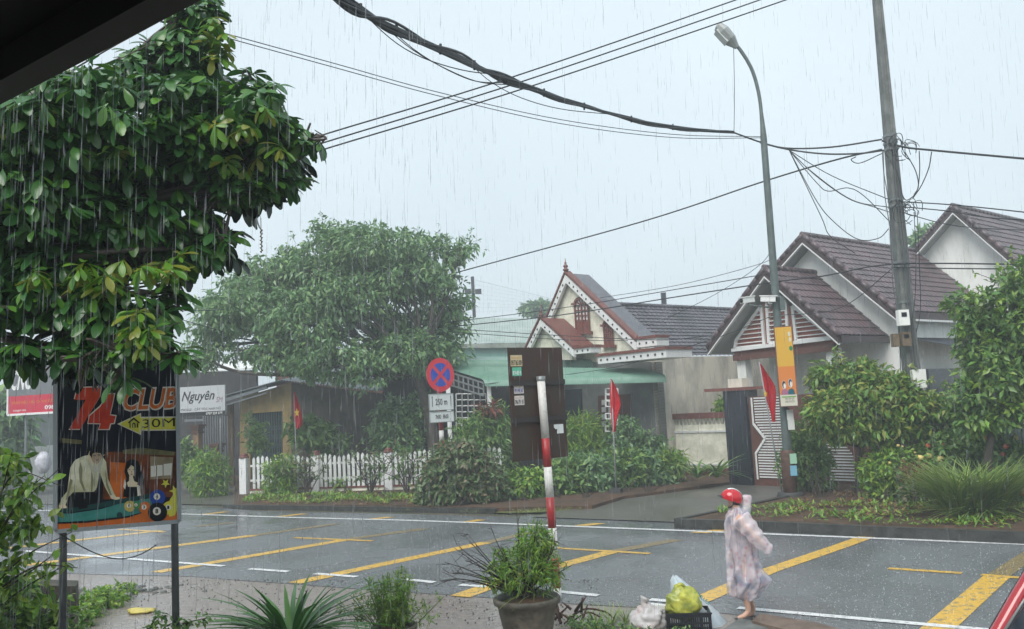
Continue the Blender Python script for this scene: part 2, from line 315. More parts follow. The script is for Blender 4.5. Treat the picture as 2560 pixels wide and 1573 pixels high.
M_GLASS=mat('dark_window_glass',(.015,.02,.028),.08,.6)
M_STEEL=mat('galvanised_steel',(.23,.25,.25),.4,.5,metal=.3,var=.3,scale=9)
M_BLACK=mat('black_rubber',(.012,.013,.015),.45,.5)
M_CONC=mat('weathered_concrete',(.19,.2,.19),.7,.35,col2=(.09,.1,.095),scale=3,detail=9,bump=.4,bscale=25)
U,Wv=uvw(51)
def strip(mb,a,b,w,h,off=0,n=Wv):   # board along a-b lying in the wall plane; w across, h proud
    mb.beam(a-n*off,b-n*off,h,w,upv=nrm(np.cross(b-a,n)))
def tiled(mb,a,b,d,c_,rows,cols,amp=.035,step=.03):
    """a,b along the ridge; c_,d along the eave (a above d)"""
    N=nrm(np.cross(b-a,d-a)); N=N if N[2]>0 else -N
    nu=cols*4; 
    vs=[];fs=[]
    for j in range(rows):
        for s_ in (0,1):
            t=(j+s_)/rows; k=step*(1 if s_ else 0.)
            for i in range(nu+1):
                u=i/nu; p=(a*(1-u)+b*u)*(1-t)+(d*(1-u)+c_*u)*t
                vs.append(p+N*(amp*abs(math.sin(math.pi*(i/4)))+k+.01))
    for j in range(rows*2-1):
        for i in range(nu):
            q=j*(nu+1)+i; fs.append((q,q+1,q+nu+2,q+nu+1))
    mb.add(vs,fs)
def gable(t,A,Lf,Rt,ln,rows,cols,roofm,thick=.22,wallback=.6,ridge=True,left=True):
    """a gabled roof whose front verge runs Lf-A-Rt and recedes ln along Wv"""
    o=Wv*ln
    mb=MB(); tiled(mb,A,A+o,Rt,Rt+o,rows,cols)
    if left: tiled(mb,A,A+o,Lf,Lf+o,rows,cols)
    mb.build('roof_tiles',roofm,t)
    mb=MB(); dn=A_([0,0,-thick])
    for e in (Lf,Rt):
        mb.para(A+A_([0,0,.0]),e-A,Wv*.07,dn)
    mb.build('bargeboard',M_BARGE,t)
    mb=MB()
    for e in (Lf,Rt): mb.para(A+dn*1.003-Wv*.012,e-A,Wv*.1,A_([0,0,-.05]))
    mb.build('white_verge_strip',M_TRIMW,t)
    mb=MB()
    for e in (Lf,Rt): mb.para(A+dn*.9+Wv*.08,(e-A),Wv*(ln-.1),A_([0,0,-.03]))
    mb.build('soffit',M_SOFFIT,t)
    mb=MB(); caps=int(np.linalg.norm(Rt-A)/.33)
    for e in (Rt,Lf):
        for i in range(caps):
            p=A+(e-A)*(i/caps)+A_([0,0,.05]); q=A+(e-A)*((i+1.12)/caps)+A_([0,0,.03]); mb.tube([p+Wv*.05,q+Wv*.05],[.075,.095],8)
    if ridge:
        k=int(ln/.33)
        for i in range(k): p=A+o*(i/k)+A_([0,0,.07]); q=A+o*((i+1.1)/k)+A_([0,0,.05]); mb.tube([p,q],[.08,.1],8)
    mb.build('ridge_caps',roofm,t)
# ---- brown tiled house, three stepped gables
A1=P(1909,673,26); L1=ONP(1768,868,A1,Wv); R1=ONP(2094,839,A1,Wv)
A2=ONP(2004,590,A1+Wv*2.2,Wv); L2=ONP(1870,742,A2,Wv); R2=ONP(2237,778,A2,Wv)
A3=ONP(2380,517,A2+Wv*7.2,Wv); L3=ONP(2290,620,A3,Wv); R3=ONP(2640,742,A3,Wv)
house=thing('brown_roofed_house','white house with three stepped brown tiled gables behind the lamp post','house',A1*A_([1,1,0]))
gable(house,A1,L1,R1,2.8,9,12,M_TILE)
gable(house,A2,L2,R2,7.6,13,26,M_TILE)
gable(house,A3,L3,R3,9,15,26,M_TILE)
def wallpoly(t,pix,A,m,name='wall',th=.2,n=Wv):
    mb=MB(); mb.slab([ONP(*p,A,n) if len(p)==2 else p for p in pix],n*th); return mb.build(name,m,t)
G1w=A1+Wv*.65
def gw(px,py): return ONP(px,py,G1w,Wv)
lo=lambda p,z=0: A_([p[0],p[1],z])
wl=gw(1836,885); wr=gw(2088,850); ap=gw(1926,725)
mb=MB(); mb.slab([lo(wl,wl[2]-.15),lo(wr,wr[2]-.15),lo(wr,wr[2]+.02),ap+A_([0,0,-.1]),lo(wl,wl[2]+.3)],Wv*.15); mb.build('gable_wall',mat('louvre_brown',(.3,.1,.07),.6,.3,var=.3,scale=4),house)
# louvres: three framed panels
def louvre(pix,n):
    q=[gw(*p)-Wv*.04 for p in pix]; f=MB()
    for i in range(len(q)): strip(f,q[i],q[(i+1)%len(q)],.09,.08)
    fr=f.build('louvre_frame',M_TRIMW,house); s_=MB()
    zs=[p[2] for p in q]; z0,z1=min(zs),max(zs)
    for k in range(1,n):
        z=z0+(z1-z0)*k/n; xs=[]
        for i in range(len(q)):
            a,b=q[i],q[(i+1)%len(q)]
            if (a[2]-z)*(b[2]-z)<0: t_=(z-a[2])/(b[2]-a[2]); xs.append(a+(b-a)*t_)
        if len(xs)>=2: s_.beam(xs[0],xs[1],.05,.03)
    s_.build('louvre_slats',M_TRIMW,house)
louvre([(1840,871),(1913,863),(1905,765),(1842,852)],9)
louvre([(1925,858),(1973,852),(1967,757),(1945,735),(1919,760)],11)
louvre([(1993,852),(2078,844),(2070,833),(1983,765)],8)
mb=MB(); a,b=gw(1838,876),gw(2086,846); mb.beam(a-Wv*.1,b-Wv*.1,.22,.1); mb.build('white_sill_board',M_TRIMW,house)
mb=MB(); a,b=gw(1838,895),gw(2090,868); mb.beam(a,b,.25,.2); mb.build('brown_beam',M_BROWN,house)
# walls under the gables
Bx=lo(A1+Wv*2.8); wz=R1[2]
mb=MB(); p0=lo(R1+Wv*2.2+U*-.3); mb.slab([lo(A2+Wv*.6,0)-U*2.2,lo(R2+Wv*.6)-U*.3,lo(R2+Wv*.6,R2[2]-.15)-U*.3,A2+Wv*.6+A_([0,0,-.25]),lo(L2+Wv*.6,L2[2]-.1)+U*.3],Wv*.2); mb.build('wall',M_WHITE,house)
mb=MB(); s0=lo(R2+Wv*.8)-U*.3; mb.para(s0,Wv*6.3,-U*.2,A_([0,0,R2[2]-.1])); mb.build('side_wall',M_WHITE,house)
mb=MB(); mb.slab([lo(A3+Wv*.6)-U*3,lo(R3+Wv*.6),lo(R3+Wv*.6,R3[2]-.1),A3+Wv*.6+A_([0,0,-.25]),lo(L3+Wv*.6,L3[2]-.6)-U*1],Wv*.2); mb.build('wall',M_WHITE,house)
# carport columns under the front gable
for p in (wl+U*.2,wr-U*.2): 
    mb=MB(); mb.box(lo(p+Wv*.2),.32,.32,p[2]-.2,51); mb.build('column',M_WHITE,house)
# eave boards of main roof + metal awning with window
mb=MB(); mb.para(R2+Wv*.1,Wv*7.4,U*.06,A_([0,0,-.22])); mb.build('eave_board',M_BARGE,house)
mb=MB(); mb.para(R2+Wv*.1+A_([0,0,-.22]),Wv*7.4,U*.08,A_([0,0,-.06])); mb.build('white_eave_strip',M_TRIMW,house)
mb=MB(); mb.para(R1+Wv*.1,Wv*2.7,U*.06,A_([0,0,-.2])); mb.build('eave_board',M_BARGE,house)
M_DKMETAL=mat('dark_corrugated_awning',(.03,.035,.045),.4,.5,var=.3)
a=R2+Wv*1.2-U*.3+A_([0,0,-.75]); aw=MB(); aw.grid(lambda u,v:a+Wv*(5*u)+U*(1.3*v)+A_([0,0,-.35*v+.02*math.sin(u*200)]),160,2,False); aw.build('awning',M_DKMETAL,house)
mb=MB(); c_=lo(R2+Wv*1.9-U*.1,1.0); mb.para(c_,Wv*2.1,U*-.12,Z*2.1); fr=mb.build('window',M_GLASS,house)
mb=MB(); mb.para(lo(R2+Wv*1.0-U*.11,.9),Wv*.07,U*.06,Z*2.2); 
mb.build('window_frame',M_BROWN,house)
# ---- gabled tower house in the middle
T=P(1415,683,31); tl=ONP(1340,865,T,Wv); tr=ONP(1592,852,T,Wv)
mh=thing('cream_gabled_house','cream house with dotted white bargeboards, two pointed gables and red arched windows','house',lo(T))
M_SLAB=mat('dark_concrete_roof',(.14,.14,.155),.35,.5,col2=(.08,.08,.095),scale=2,stretch=(1,1,3),detail=6)
mb=MB(); mb.para(T,tr-T,Wv*1.15,A_([0,0,-.12])); mb.para(T,tl-T,Wv*1.15,A_([0,0,-.12])); mb.build('tower_roof',M_SLAB,mh)
def bargedots(A,e1,e2,w=.24,k=13):
    f=MB()
    for e in (e1,e2): f.para(A+A_([0,0,-.06])-Wv*.05,e-A,Wv*.12,A_([0,0,-w*1.25]))
    d=f; d.cur=1
    for e in (e1,e2):
        n_=max(4,int(np.linalg.norm(e-A)/.26)); X=nrm(e-A)
        for i in range(1,n_): 
            c_=A+(e-A)*(i/n_)+A_([0,0,-.06-w*.66])-Wv*.054; Yv=nrm(np.cross(X,Wv))
            d.para(c_-X*.03-Yv*.03,X*.06,Yv*.06,-Wv*.01)
    f.build('dotted_bargeboard',[M_TRIMW,M_BLACK],mh); r=MB()
    for e in (e1,e2): r.para(A+A_([0,0,.0])-Wv*.08,e-A,Wv*.3,A_([0,0,.09]))
    r.build('red_coping',M_REDBR,mh)
bargedots(T,tl,tr)
S=ONP(1353,795,T-Wv*1.0,Wv); sl_=ONP(1316,872,S,Wv); sr_=ONP(1436,870,S,Wv)
bargedots(S,sl_,sr_,.2)
mb=MB(); mb.para(S,sr_-S,Wv*1.1,A_([0,0,-.1])); mb.para(S,sl_-S,Wv*1.1,A_([0,0,-.1])); mb.build('small_gable_roof',M_REDBR,mh)
mb=MB(); mb.slab([ONP(1352,800,S+Wv*.25,Wv),ONP(1430,872,S+Wv*.25,Wv),ONP(1430,900,S+Wv*.25,Wv),ONP(1322,900,S+Wv*.25,Wv),ONP(1322,872,S+Wv*.25,Wv)],Wv*.2); mb.build('small_gable_wall',M_CREAM,mh)
Tw=T+Wv*.2
def tw(px,py,off=0): return ONP(px,py,Tw,Wv)-Wv*off
b0=tw(1345,905); b1=tw(1640,905)
mb=MB(); mb.slab([tw(1415,695),tw(1588,858),tw(1592,905),tw(1342,905),tw(1345,860)],Wv*.25); mb.build('tower_wall',M_CREAM,mh)
mb=MB(); mb.slab([lo(b0),lo(b1),lo(b1,b1[2]),lo(b0,b0[2])],Wv*.3); mb.build('wall',mat('plain_grey_plaster',(.22,.23,.22),.7,.3,var=.3,scale=2),mh)  # lower wall in its own grey plaster
mb=MB(); mb.para(lo(b1),Wv*7,-U*.2,Z*(tw(1632,893)[2])); mb.build('side_wall',M_GREYW,mh)
mb=MB(); mb.tube([T+A_([0,0,0]),T+A_([0,0,.55])],[.05,.008],8); mb.lathe(T,[(.02,.05),(.11,.1),(.11,.14),(.05,.18),(.09,.24),(.09,.27),(.03,.33),(.05,.38),(.01,.42)],12); mb.build('finial',M_REDBR,mh)
mb=MB(); mb.tube([S,S+A_([0,0,.5])],[.04,.008],8); mb.lathe(S,[(.02,.05),(.09,.09),(.09,.12),(.04,.16),(.07,.2),(.03,.26),(.01,.3)],12); mb.build('finial',M_REDBR,mh)
def archwin(cx0,cx1,ytop,yarch,ybot,ysill):
    X=nrm(tw(cx1,ybot)-tw(cx0,ybot)); a=tw(cx0,ybot,.02); wd=np.linalg.norm(tw(cx1,ybot)-tw(cx0,ybot)); zt=tw(cx0,yarch)[2]-a[2]; za=tw((cx0+cx1)/2,ytop)[2]-a[2]-zt
    w=MB(); w.para(a,X*wd,-Wv*.05,Z*zt*.38); o=w.build('window',M_REDBR,mh)
    g=MB(); g.para(a+Z*zt*.36,X*wd,-Wv*.015,Z*zt*.64); n=10
    arc=[a+Z*zt+X*wd/2+X*(-wd/2*math.cos(math.pi*i/n))+Z*za*math.sin(math.pi*i/n) for i in range(n+1)]
    g.slab(arc,-Wv*.012); g.build('pane',M_TRIMW,o)
    f=MB()
    for s_ in (0,.5,1): f.para(a+X*(wd*s_-.03)-Wv*.03,X*.06,-Wv*.04,Z*zt)
    for i in range(4): f.para(a+Z*(zt*(.4+.19*i))-Wv*.035,X*wd,-Wv*.03,Z*.035)
    for s_ in (.25,.75): f.para(a+X*(wd*s_-.02)+Z*zt*.4-Wv*.03,X*.04,-Wv*.035,Z*zt*.55)
    for i in range(n): f.beam(arc[i]-Wv*.05,arc[i+1]-Wv*.05,.08,.09)
    for i in (2,4,6,8): f.beam(a+Z*zt+X*wd/2-Wv*.05,arc[i]-Wv*.05,.03,.03)
    f.para(a+Z*zt-X*.12-Wv*.03,X*.2,-Wv*.08,Z*.08); f.para(a+Z*zt+X*(wd-.08)-Wv*.03,X*.2,-Wv*.08,Z*.08)
    f.build('frame',M_REDBR,o)
    s=MB(); s.para(a-X*.12+Z*(-.1),X*(wd+.24),-Wv*.14,Z*.1); s.build('sill',M_REDBR,o)
archwin(1444,1477,742,763,828,835); archwin(1516,1536,800,817,862,868)
def cornice(x0,y0,x1,y1,A,h=.22,pr=.35,n=7):
    a,b=ONP(x0,y0,A,Wv),ONP(x1,y1,A,Wv); b=A_([b[0],b[1],a[2]]); m=MB(); m.para(a,b-a,Wv*pr,A_([0,0,-h])); r=MB(); r.para(a-Wv*.05-nrm(b-a)*.04,(b-a)+nrm(b-a)*.08,Wv*(pr+.05),Z*.09); r.build('red_coping',M_REDBR,mh)
    d=m; d.cur=1; X=(b-a)/n
    for i in range(n): d.para(a+X*(i+.4)+A_([0,0,-h*.65])-Wv*.004,nrm(X)*.065,-Wv*.008,Z*.065)
    m.build('white_cornice',[M_TRIMW,M_BLACK],mh)
cornice(1590,850,1641,846,T,.26,.6,3); cornice(1436,873,1476,868,S,.18,.5,3); cornice(1494,892,1665,880,S-Wv*.3,.24,1.2,10)
# ground-floor openings
mb=MB(); mb.slab([tw(1413,975,.03),tw(1456,972,.03),tw(1458,1040,.03),tw(1416,1040,.03)],-Wv*.03); mb.build('window',M_GLASS,mh)
o=MB(); o.slab([tw(1498,990,.03),tw(1578,985,.03),tw(1580,1130,.03),tw(1500,1130,.03)],-Wv*.03); o=o.build('door',M_BROWN,mh)
mb=MB()
for i in range(3):
    for j in range(4): mb.slab([tw(1508+i*17,1000+j*18,.07),tw(1519+i*17,999+j*18,.07),tw(1519+i*17,1012+j*18,.07),tw(1508+i*17,1013+j*18,.07)],-Wv*.01)
mb.build('glass_panes',M_TRIMW,o)
mb=MB()
for i in range(2):
    for j in range(10):
        x=1600+i*16-(j>3)*0; y=968+j*15
        if (i+j)%2==0 or j<3: 
            q=[tw(x,y,1.6),tw(x+14,y,1.6),tw(x+14,y+13,1.6),tw(x,y+13,1.6)]
            for k in range(4): strip(mb,q[k],q[(k+1)%4],.035,.05)
mb.build('lattice_screen',M_TRIMW,mh)
# canopies
def canopy(name,fl_,fr_,br_,bl_,lip=.25,amp=.02,ncor=90):
    m=MB(); 
    def fn(u,v):
        f=fl_*(1-u)+fr_*u; b=bl_*(1-u)+br_*u; cz=amp*math.sin(u*ncor*2*math.pi)
        if v<.3:
            t=v/.3*math.pi/2; return f+A_([0,.0,-lip])+(b-f)*.07*(1-math.cos(t))*1.0+Z*(lip*math.sin(t)+cz)
        s_=(v-.3)/.7; return f*(1-s_)+b*s_+(b-f)*.07*(1-s_)+Z*cz
    m.grid(fn,ncor*4,10); return m.build(name,M_GREENR,mh)
cfl,cfr,cbr,cbl=P(1212,950,29),P(1665,938,26.8),P(1610,922,28.3),P(1100,916,31.3)
canopy('lower_canopy',cfl,cfr,cbr,cbl,.22)
ufl,ufr=P(1100,902,31),P(1493,900,30.4); canopy('upper_canopy',ufl,ufr,P(1475,893,31.6),P(1090,893,32.2),.25)
mb=MB(); mb.para(ufl+A_([0,.2,-.5]),ufr-ufl,A_([0,.1,0]),Z*.4); mb.build('dark_fascia',M_DKMETAL,mh)  # dark fascia band below the upper canopy
for px in (1222,1640,1120):
    p=P(px,965,29.3); mb=MB(); mb.box(lo(p),.14,.14,p[2]+.1,0); mb.build('canopy_post',M_TRIMW,mh)
mb=MB(); a,b=P(1040,905,31),P(1208,957,29.2)
for off in (0,-.22,-.44): mb.beam(a+Z*off,b+Z*off,.05,.05)
for i in range(15):
    p=a+(b-a)*i/14; mb.beam(p,p+Z*-.44,.05,.05)
mb.build('lattice_fascia',M_STEEL,mh)
mb=MB()
for i in range(5):
    for j in range(8):
        if i+j<6 or j<2 or i==4:
            q0=P(1140+i*15,985+j*15,29.6); 
            for dx,dz in ((0,0),): 
                mb.beam(q0,q0+A_([.2,0,0]),.06,.03); mb.beam(q0,q0+A_([0,0,-.2]),.03,.06,upv=(0,1,0)); mb.beam(q0+A_([.2,0,0]),q0+A_([.2,0,-.2]),.03,.06,upv=(0,1,0))
mb.build('breeze_blocks',M_TRIMW,mh)
# rear wing with grey tiles
ra=P(1539,764,33.2); re_=ONP(1655,893,ra,Wv); 
mb=MB(); tiled(mb,ra,ra+Wv*7.2,re_,re_+Wv*7.2,15,26,.03,.035); mb.build('wing_roof_tiles',M_TILE2,mh)
mb=MB()
for i in range(22): p=ra+Wv*7.2*i/22+Z*.07; q=ra+Wv*7.2*(i+1.1)/22+Z*.05; mb.tube([p,q],[.07,.1],8)
mb.build('ridge_caps',M_TILE2,mh)
mb=MB(); mb.para(lo(re_)-U*.4,Wv*7.2,-U*.2,Z*(re_[2]-.1)); mb.build('wing_wall',M_GREYW,mh)
mb=MB(); mb.slab([lo(re_)-U*.5+Wv*.05,lo(ra)-U*3.5+Wv*.05,lo(ra,re_[2])-U*3.5+Wv*.05,ra+Wv*.05-Z*.2,lo(re_,re_[2]-.2)-U*.4+Wv*.05],Wv*.2); mb.build('wing_gable_wall',M_GREYW,mh)
dkw=P(1000,905,33.2); mb=MB(); q0,q1=P(955,930,33.2),P(1345,905,33.2); mb.slab([lo(q0),lo(q1),q1,q0],A_([0,.2,0])); mb.build('porch_shade_wall',M_DARKW,mh)  # dark wall added, its colour stands for the shade under the canopy
# ---- mint warehouse
wh=thing('mint_warehouse','mint green warehouse with a pale ribbed metal roof behind the cream gabled house','warehouse',lo(P(1230,1000,50)))
a,b=P(1060,862,50),P(1440,858,50)
mb=MB(); mb.para(lo(a),lo(b)-lo(a),A_([0,12,0]),Z*(a[2]-.1)); mb.build('wall',M_MINT,wh)
rl,rr=P(1060,792,56),P(1352,783,56); rr2=P(1440,800,56)
mb=MB(); mb.grid(lambda u,v:(a*(1-u)+b*u)*(1-v)+(rl*(1-u)+rr2*u)*v+A_([0,-.3*(1-v),.05*abs(math.sin(u*math.pi*60))]),240,1,False); mb.build('roof',M_PALER,wh)
mb=MB(); mb.para(a+A_([0,-.45,-.25]),b-a,A_([0,.3,0]),Z*.25); mb.build('gutter',mat('mossy_gutter',(.32,.36,.31),.6,.4,var=.5,scale=2),wh)
# ---- yellow workshop on the left, its dark neighbours
yu,yw=uvw(18)
YA=P(660,1200,35)
def yp(px,py,off=0): return ONP(px,py,YA,yw)-yw*off
yh=thing('ochre_workshop','low ochre workshop with a corrugated metal roof and folding steel gate','workshop',lo(YA))
g0=lambda px: lo(yp(px,1150))
mb=MB(); mb.slab([g0(598),g0(625),yp(625,1034),yp(706,1028),g0(706),g0(728),yp(728,957),yp(600,995)],yw*.25); mb.build('wall',M_OCHRE,yh)
mb=MB(); mb.slab([g0(728.2),g0(960),yp(960,985),yp(728.2,957)],yw*.25); mb.build('side_wall',mat('darker_brown_wall',(.15,.125,.1),.8,.3,col2=(.06,.055,.05),scale=1.6,detail=7),yh)  # right stretch of the same front wall, in a darker brown
mb=MB(); q=[yp(625,1034,-.15),yp(706,1028,-.15)]; mb.slab([lo(q[0]),lo(q[1]),q[1],q[0]],yw*.04); gt=mb.build('folding_gate',mat('dark_green_steel_gate',(.03,.05,.05),.4,.5,var=.3),yh)
mb=MB(); 
for i in range(14):
    p=yp(627+i*6,1034-i*.45,-.1); mb.beam(lo(p),p,.035,.04)
for r_ in range(6):
    for i in range(13):
        p=yp(627+i*6,1060,-.08); q2=yp(633+i*6,1060,-.08); z0=.35+r_*.36; mb.beam(lo(p,z0),lo(q2,z0+.18),.02,.02); mb.beam(lo(p,z0+.18),lo(q2,z0),.02,.02)
mb.build('lattice_bars',mat('teal_steel_bars',(.07,.11,.11),.4,.5),gt)
M_CORR=mat('wet_zinc_sheet',(.24,.27,.29),.35,.5,col2=(.14,.16,.175),scale=3,detail=7)
def roofsheet(a,b,dep,rise,n,nm='metal_roof',t=yh,amp=.03,front=.7):
    m=MB(); m.grid(lambda u,v:a*(1-u)+b*u+yw*(-front+dep*v)+Z*(rise*v+amp*math.sin(u*n*2*math.pi)),n*4,1,False); m.build(nm,M_CORR,t)
roofsheet(yp(548,1000),yp(728,951),7,.9,34); roofsheet(yp(728,951),yp(965,978),7,.9,34)
mb=MB(); p,q=yp(548,1012,.6),yp(690,968,.6); mb.beam(p,q,.06,.12); mb.beam(p+Z*-.2,q+Z*-.22,.05,.05); mb.build('roof_batten',M_CORR,yh)
bb=thing('brick_backhouse','dull brick building under white sheet roofs behind the ochre workshop','house',lo(P(800,1000,44)))
mb=MB(); q0,q1=P(690,915,44),P(985,940,44); mb.slab([lo(q0),lo(q1),q1,q0],A_([0,.3,0])); mb.build('wall',M_BRICK,bb)
mb=MB(); q0,q1=P(686,913,43.8),P(780,902,43.8); mb.slab([q0,q1,q1+A_([0,4,.8]),q0+A_([0,4,.8])],Z*.08); mb.build('sheet_roof',M_TRIMW,bb)
dk=thing('dark_shop_house','dark timber shop front with vertical steel bars behind the barber sign','shop',lo(P(500,1100,40)))
mb=MB(); q0,q1=P(380,935,41),P(640,925,39); mb.slab([lo(q0),lo(q1),q1,q0],A_([0,.3,0])); mb.build('wall',M_DARKW,dk)
mb=MB(); q0,q1=P(500,931,40),P(640,922,39); mb.slab([q0,q1,q1+A_([0,3,.6]),q0+A_([0,3,.6])],Z*.06); mb.build('sheet_roof',M_TRIMW,dk)
mb=MB(); q0,q1=P(462,1052,36.5),P(512,1050,36.5); mb.beam(q0,q1,.12,.1)
for i in range(11): p=P(508+i*6,1040,36.5); mb.beam(lo(p),p,.04,.04)
mb.build('steel_bars',mat('grey_steel_bars',(.16,.18,.2),.4,.5),dk)
mb=MB(); 
p=P(577,1010,35.5); mb.box(lo(p),.2,.2,p[2],0); mb.build('timber_post',mat('worn_timber_post',(.22,.15,.09),.7,.3,var=.4,scale=4),dk)
M_PILL=mat('ochre_brick_pillar',(.3,.19,.1),.7,.3,var=.4,scale=4)
for px,py in ((494,1068),(543,1115)):
    p=P(px,py,34.5); t=thing('gate_pillar','ochre gate pillar with stepped brick cap, '+('taller one of the pair under the barber sign' if px==494 else 'shorter one of the pair right of its taller twin'),'pillar',lo(p),'ochre gate pillars by the shop')
    mb=MB(); mb.box(lo(p),.26,.26,p[2]-.1,18); mb.build('shaft',M_PILL,t)
    mb=MB()
    for k,wd in enumerate((.36,.3,.4,.46)): mb.box(lo(p,p[2]-.25+k*.09),wd,wd,.08,18)
    mb.build('cap',M_BRICK,t)
# left street background: workshop with signboard and piled white sacks
wk=thing('grey_workshop','grey metal workshop under trees at the far left end of the street','workshop',lo(P(60,1100,40)))
mb=MB(); q0,q1=P(-250,960,42),P(200,965,40); mb.slab([lo(q0),lo(q1),q1,q0],A_([0,.3,0])); mb.build('wall',mat('dull_grey_cladding',(.1,.12,.12),.6,.4,var=.4,scale=1.5),wk)
mb=MB(); q0,q1=P(72,1118,37),P(122,1114,37); mb.slab([lo(q0,.3),lo(q1,.3),q1,q0],A_([0,.4,0])); mb.build('white_cabinet',M_TRIMW,wk)
for px,py,r_ in ((108,1150,.42),):
    p=P(px,py,34); mb=MB(); mb.ball((p[0],p[1],p[2]-.1),r_*.7,r_*.6,r_,14,9,lambda d:1+.25*mnoise.noise(Vector(d*2.5+px))); mb.build('covered_bundle',mat('pale_plastic_cover',(.6,.6,.66),.4,.5,var=.4,scale=6),None,label='white plastic covered bundle in front of the white cabinet by the grey workshop',cat='bundle')
# ---------------------------------------------------------------- perimeter wall, gate, fences
xf=A_([1.,0,0])
_U51,_W51=U,Wv
U,Wv=uvw(38); WA=G(1846,1198); LW=2.35; WB=WA-U*LW
pw=thing('perimeter_wall','low cream panelled garden wall with brown posts left of the black gate pillar','garden wall',WB)
mb=MB(); mb.para(WB,WA-WB,Wv*.15,Z*1.72); mb.build('wall',M_CREAM,pw)
mb=MB(); mb.para(WB-Wv*.03,WA-WB,Wv*.2,Z*.34); mb.build('plinth',M_BROWN,pw)
mb=MB(); a=WB-Wv*.02+Z*.45+U*.2
for p,q in ((a,a+U*2.),(a+Z*1.05,a+U*2.+Z*1.05),(a,a+Z*1.05),(a+U*2.,a+U*2.+Z*1.05)): mb.beam(p,q,.05,.06)
mb.build('panel_moulding',M_TRIMW,pw)
mb=MB(); mb.para(WB-U*.25-Wv*.05,U*.26,Wv*.26,Z*2.0); mb.build('post',M_REDBR,pw)
mb=MB(); b=WB+Z*1.92-U*1.3; mb.para(b-Wv*.1,WA-WB+U*1.6,Wv*.3,Z*.18); mb.build('beam',M_REDBR,pw)
mb=MB(); 
for i in range(16): q=WB+U*(.1+i*.145)+Z*1.72+Wv*.05; mb.para(q,U*.06,Wv*.04,Z*.24)
mb.build('grille',M_CREAM,pw)
FB=G(1560,1190); bf=thing('weathered_slat_fence','weathered pale slat fence behind the rose bushes left of the brown post','fence',FB)
mb=MB()
for i in range(14):
    q=WB-U*(.35+i*.13)-Wv*(.2+i*.05); hh=1.5+.2*random.random(); mb.para(q,-U*.085,Wv*.03,Z*hh)
mb.build('slats',mat('weathered_slat',(.42,.42,.33),.7,.3,col2=(.16,.19,.12),scale=7,stretch=(1,1,.4),detail=8),bf)
U,Wv=_U51,_W51
GP=G(1868,1212)
gp=thing('gate_pillar','tall black tiled gate pillar with a thin brown slab roof left of the striped gate','pillar',GP)
mb=MB(); mb.box(GP,.78,.6,2.75,51); mb.build('shaft',mat('glossy_black_tile',(.022,.026,.038),.22,.6,var=.4,scale=5,stretch=(3,3,.5)),gp)
mb=MB(); mb.box(GP+Z*2.75,.5,.4,.35,51); mb.build('neck',M_GREYW,gp)
q=P(1845,968,26); mb=MB(); mb.box((GP[0],GP[1],q[2]-.1),1.9,.8,.09,30); mb.build('slab_roof',M_REDBR,gp)
mb=MB(); mb.box((GP[0]+.3,GP[1]+1.2,0),.5,.4,q[2]-.1,51); mb.build('rear_column',M_WHITE,gp)
# striped sliding gate (dark boards with white horizontal bars, jagged white border)
ga=thing('striped_gate','brown steel gate with dense white horizontal bars and a zigzag white edge','gate',GP+U*.6)
g0_=GP+U*.42-Wv*.2
mb=MB(); mb.para(g0_,U*3.6,Wv*.04,Z*2.55); mb.build('gate_leaf',M_BROWN,ga)
mb=MB()
for i in range(30):
    z_=.25+i*.077; k=.18+.32*max(0,1-abs(z_-1.35)/.45); mb.para(g0_+U*(k+.02)-Wv*.03+Z*z_,U*(1.05-k),Wv*.03,Z*.036)
mb.build('white_bars',M_TRIMW,ga); mb=MB()
for i in range(30):
    z_=.25+i*.077; k=.18+.32*max(0,1-abs(z_-1.35)/.45); mb.para(g0_+U*(2.1+.5-k)-Wv*.03+Z*z_,U*(.7),Wv*.03,Z*.036)
mb.build('white_bars',M_TRIMW,ga)
mb=MB(); e=[(.14,.2),(.14,.92),(.5,1.35),(.14,1.78),(.14,2.52)]
for i in range(4): mb.beam(g0_+U*e[i][0]+Z*e[i][1]-Wv*.05,g0_+U*e[i+1][0]+Z*e[i+1][1]-Wv*.05,.04,.06)
mb.build('zigzag_border',M_TRIMW,ga)
# picket fence
F0,F1=G(612,1242),G(1062,1230); fd=nrm(F1-F0); fn=A_([fd[1],-fd[0],0]); fl_n=np.linalg.norm(F1-F0)+2.5
pf=thing('picket_fence','white picket fence with red capped square posts behind the leafless bushes','fence',F0)
mb=MB(); mb.para(F0+fd*.2,fd*fl_n,-fn*.14,Z*.2); mb.build('base_wall',M_CREAM,pf)
mb=MB(); mb.para(F0+fd*.2+Z*.2+fn*.03,fd*fl_n,-fn*.2,Z*.06); mb.build('red_base_coping',M_REDBR,pf)
mb=MB(); 
for z_ in (.5,1.0): mb.para(F0+fd*.2+Z*z_-fn*.05,fd*fl_n,-fn*.03,Z*.07)
mb.build('rail',M_TRIMW,pf)
mb=MB()
for i in range(int(fl_n/.17)):
    q=F0+fd*(.32+i*.17)+Z*.26; h_=1.0+.05*math.sin(i*.9); t_=-fn*.035
    mb.slab([q,q+fd*.1,q+fd*.1+Z*h_,q+fd*.05+Z*(h_+.07),q+Z*h_],t_)
mb.build('pickets',mat('chalky_white_wood',(.72,.74,.73),.6,.4,col2=(.5,.53,.5),scale=5,stretch=(1,1,.4),detail=7),pf)
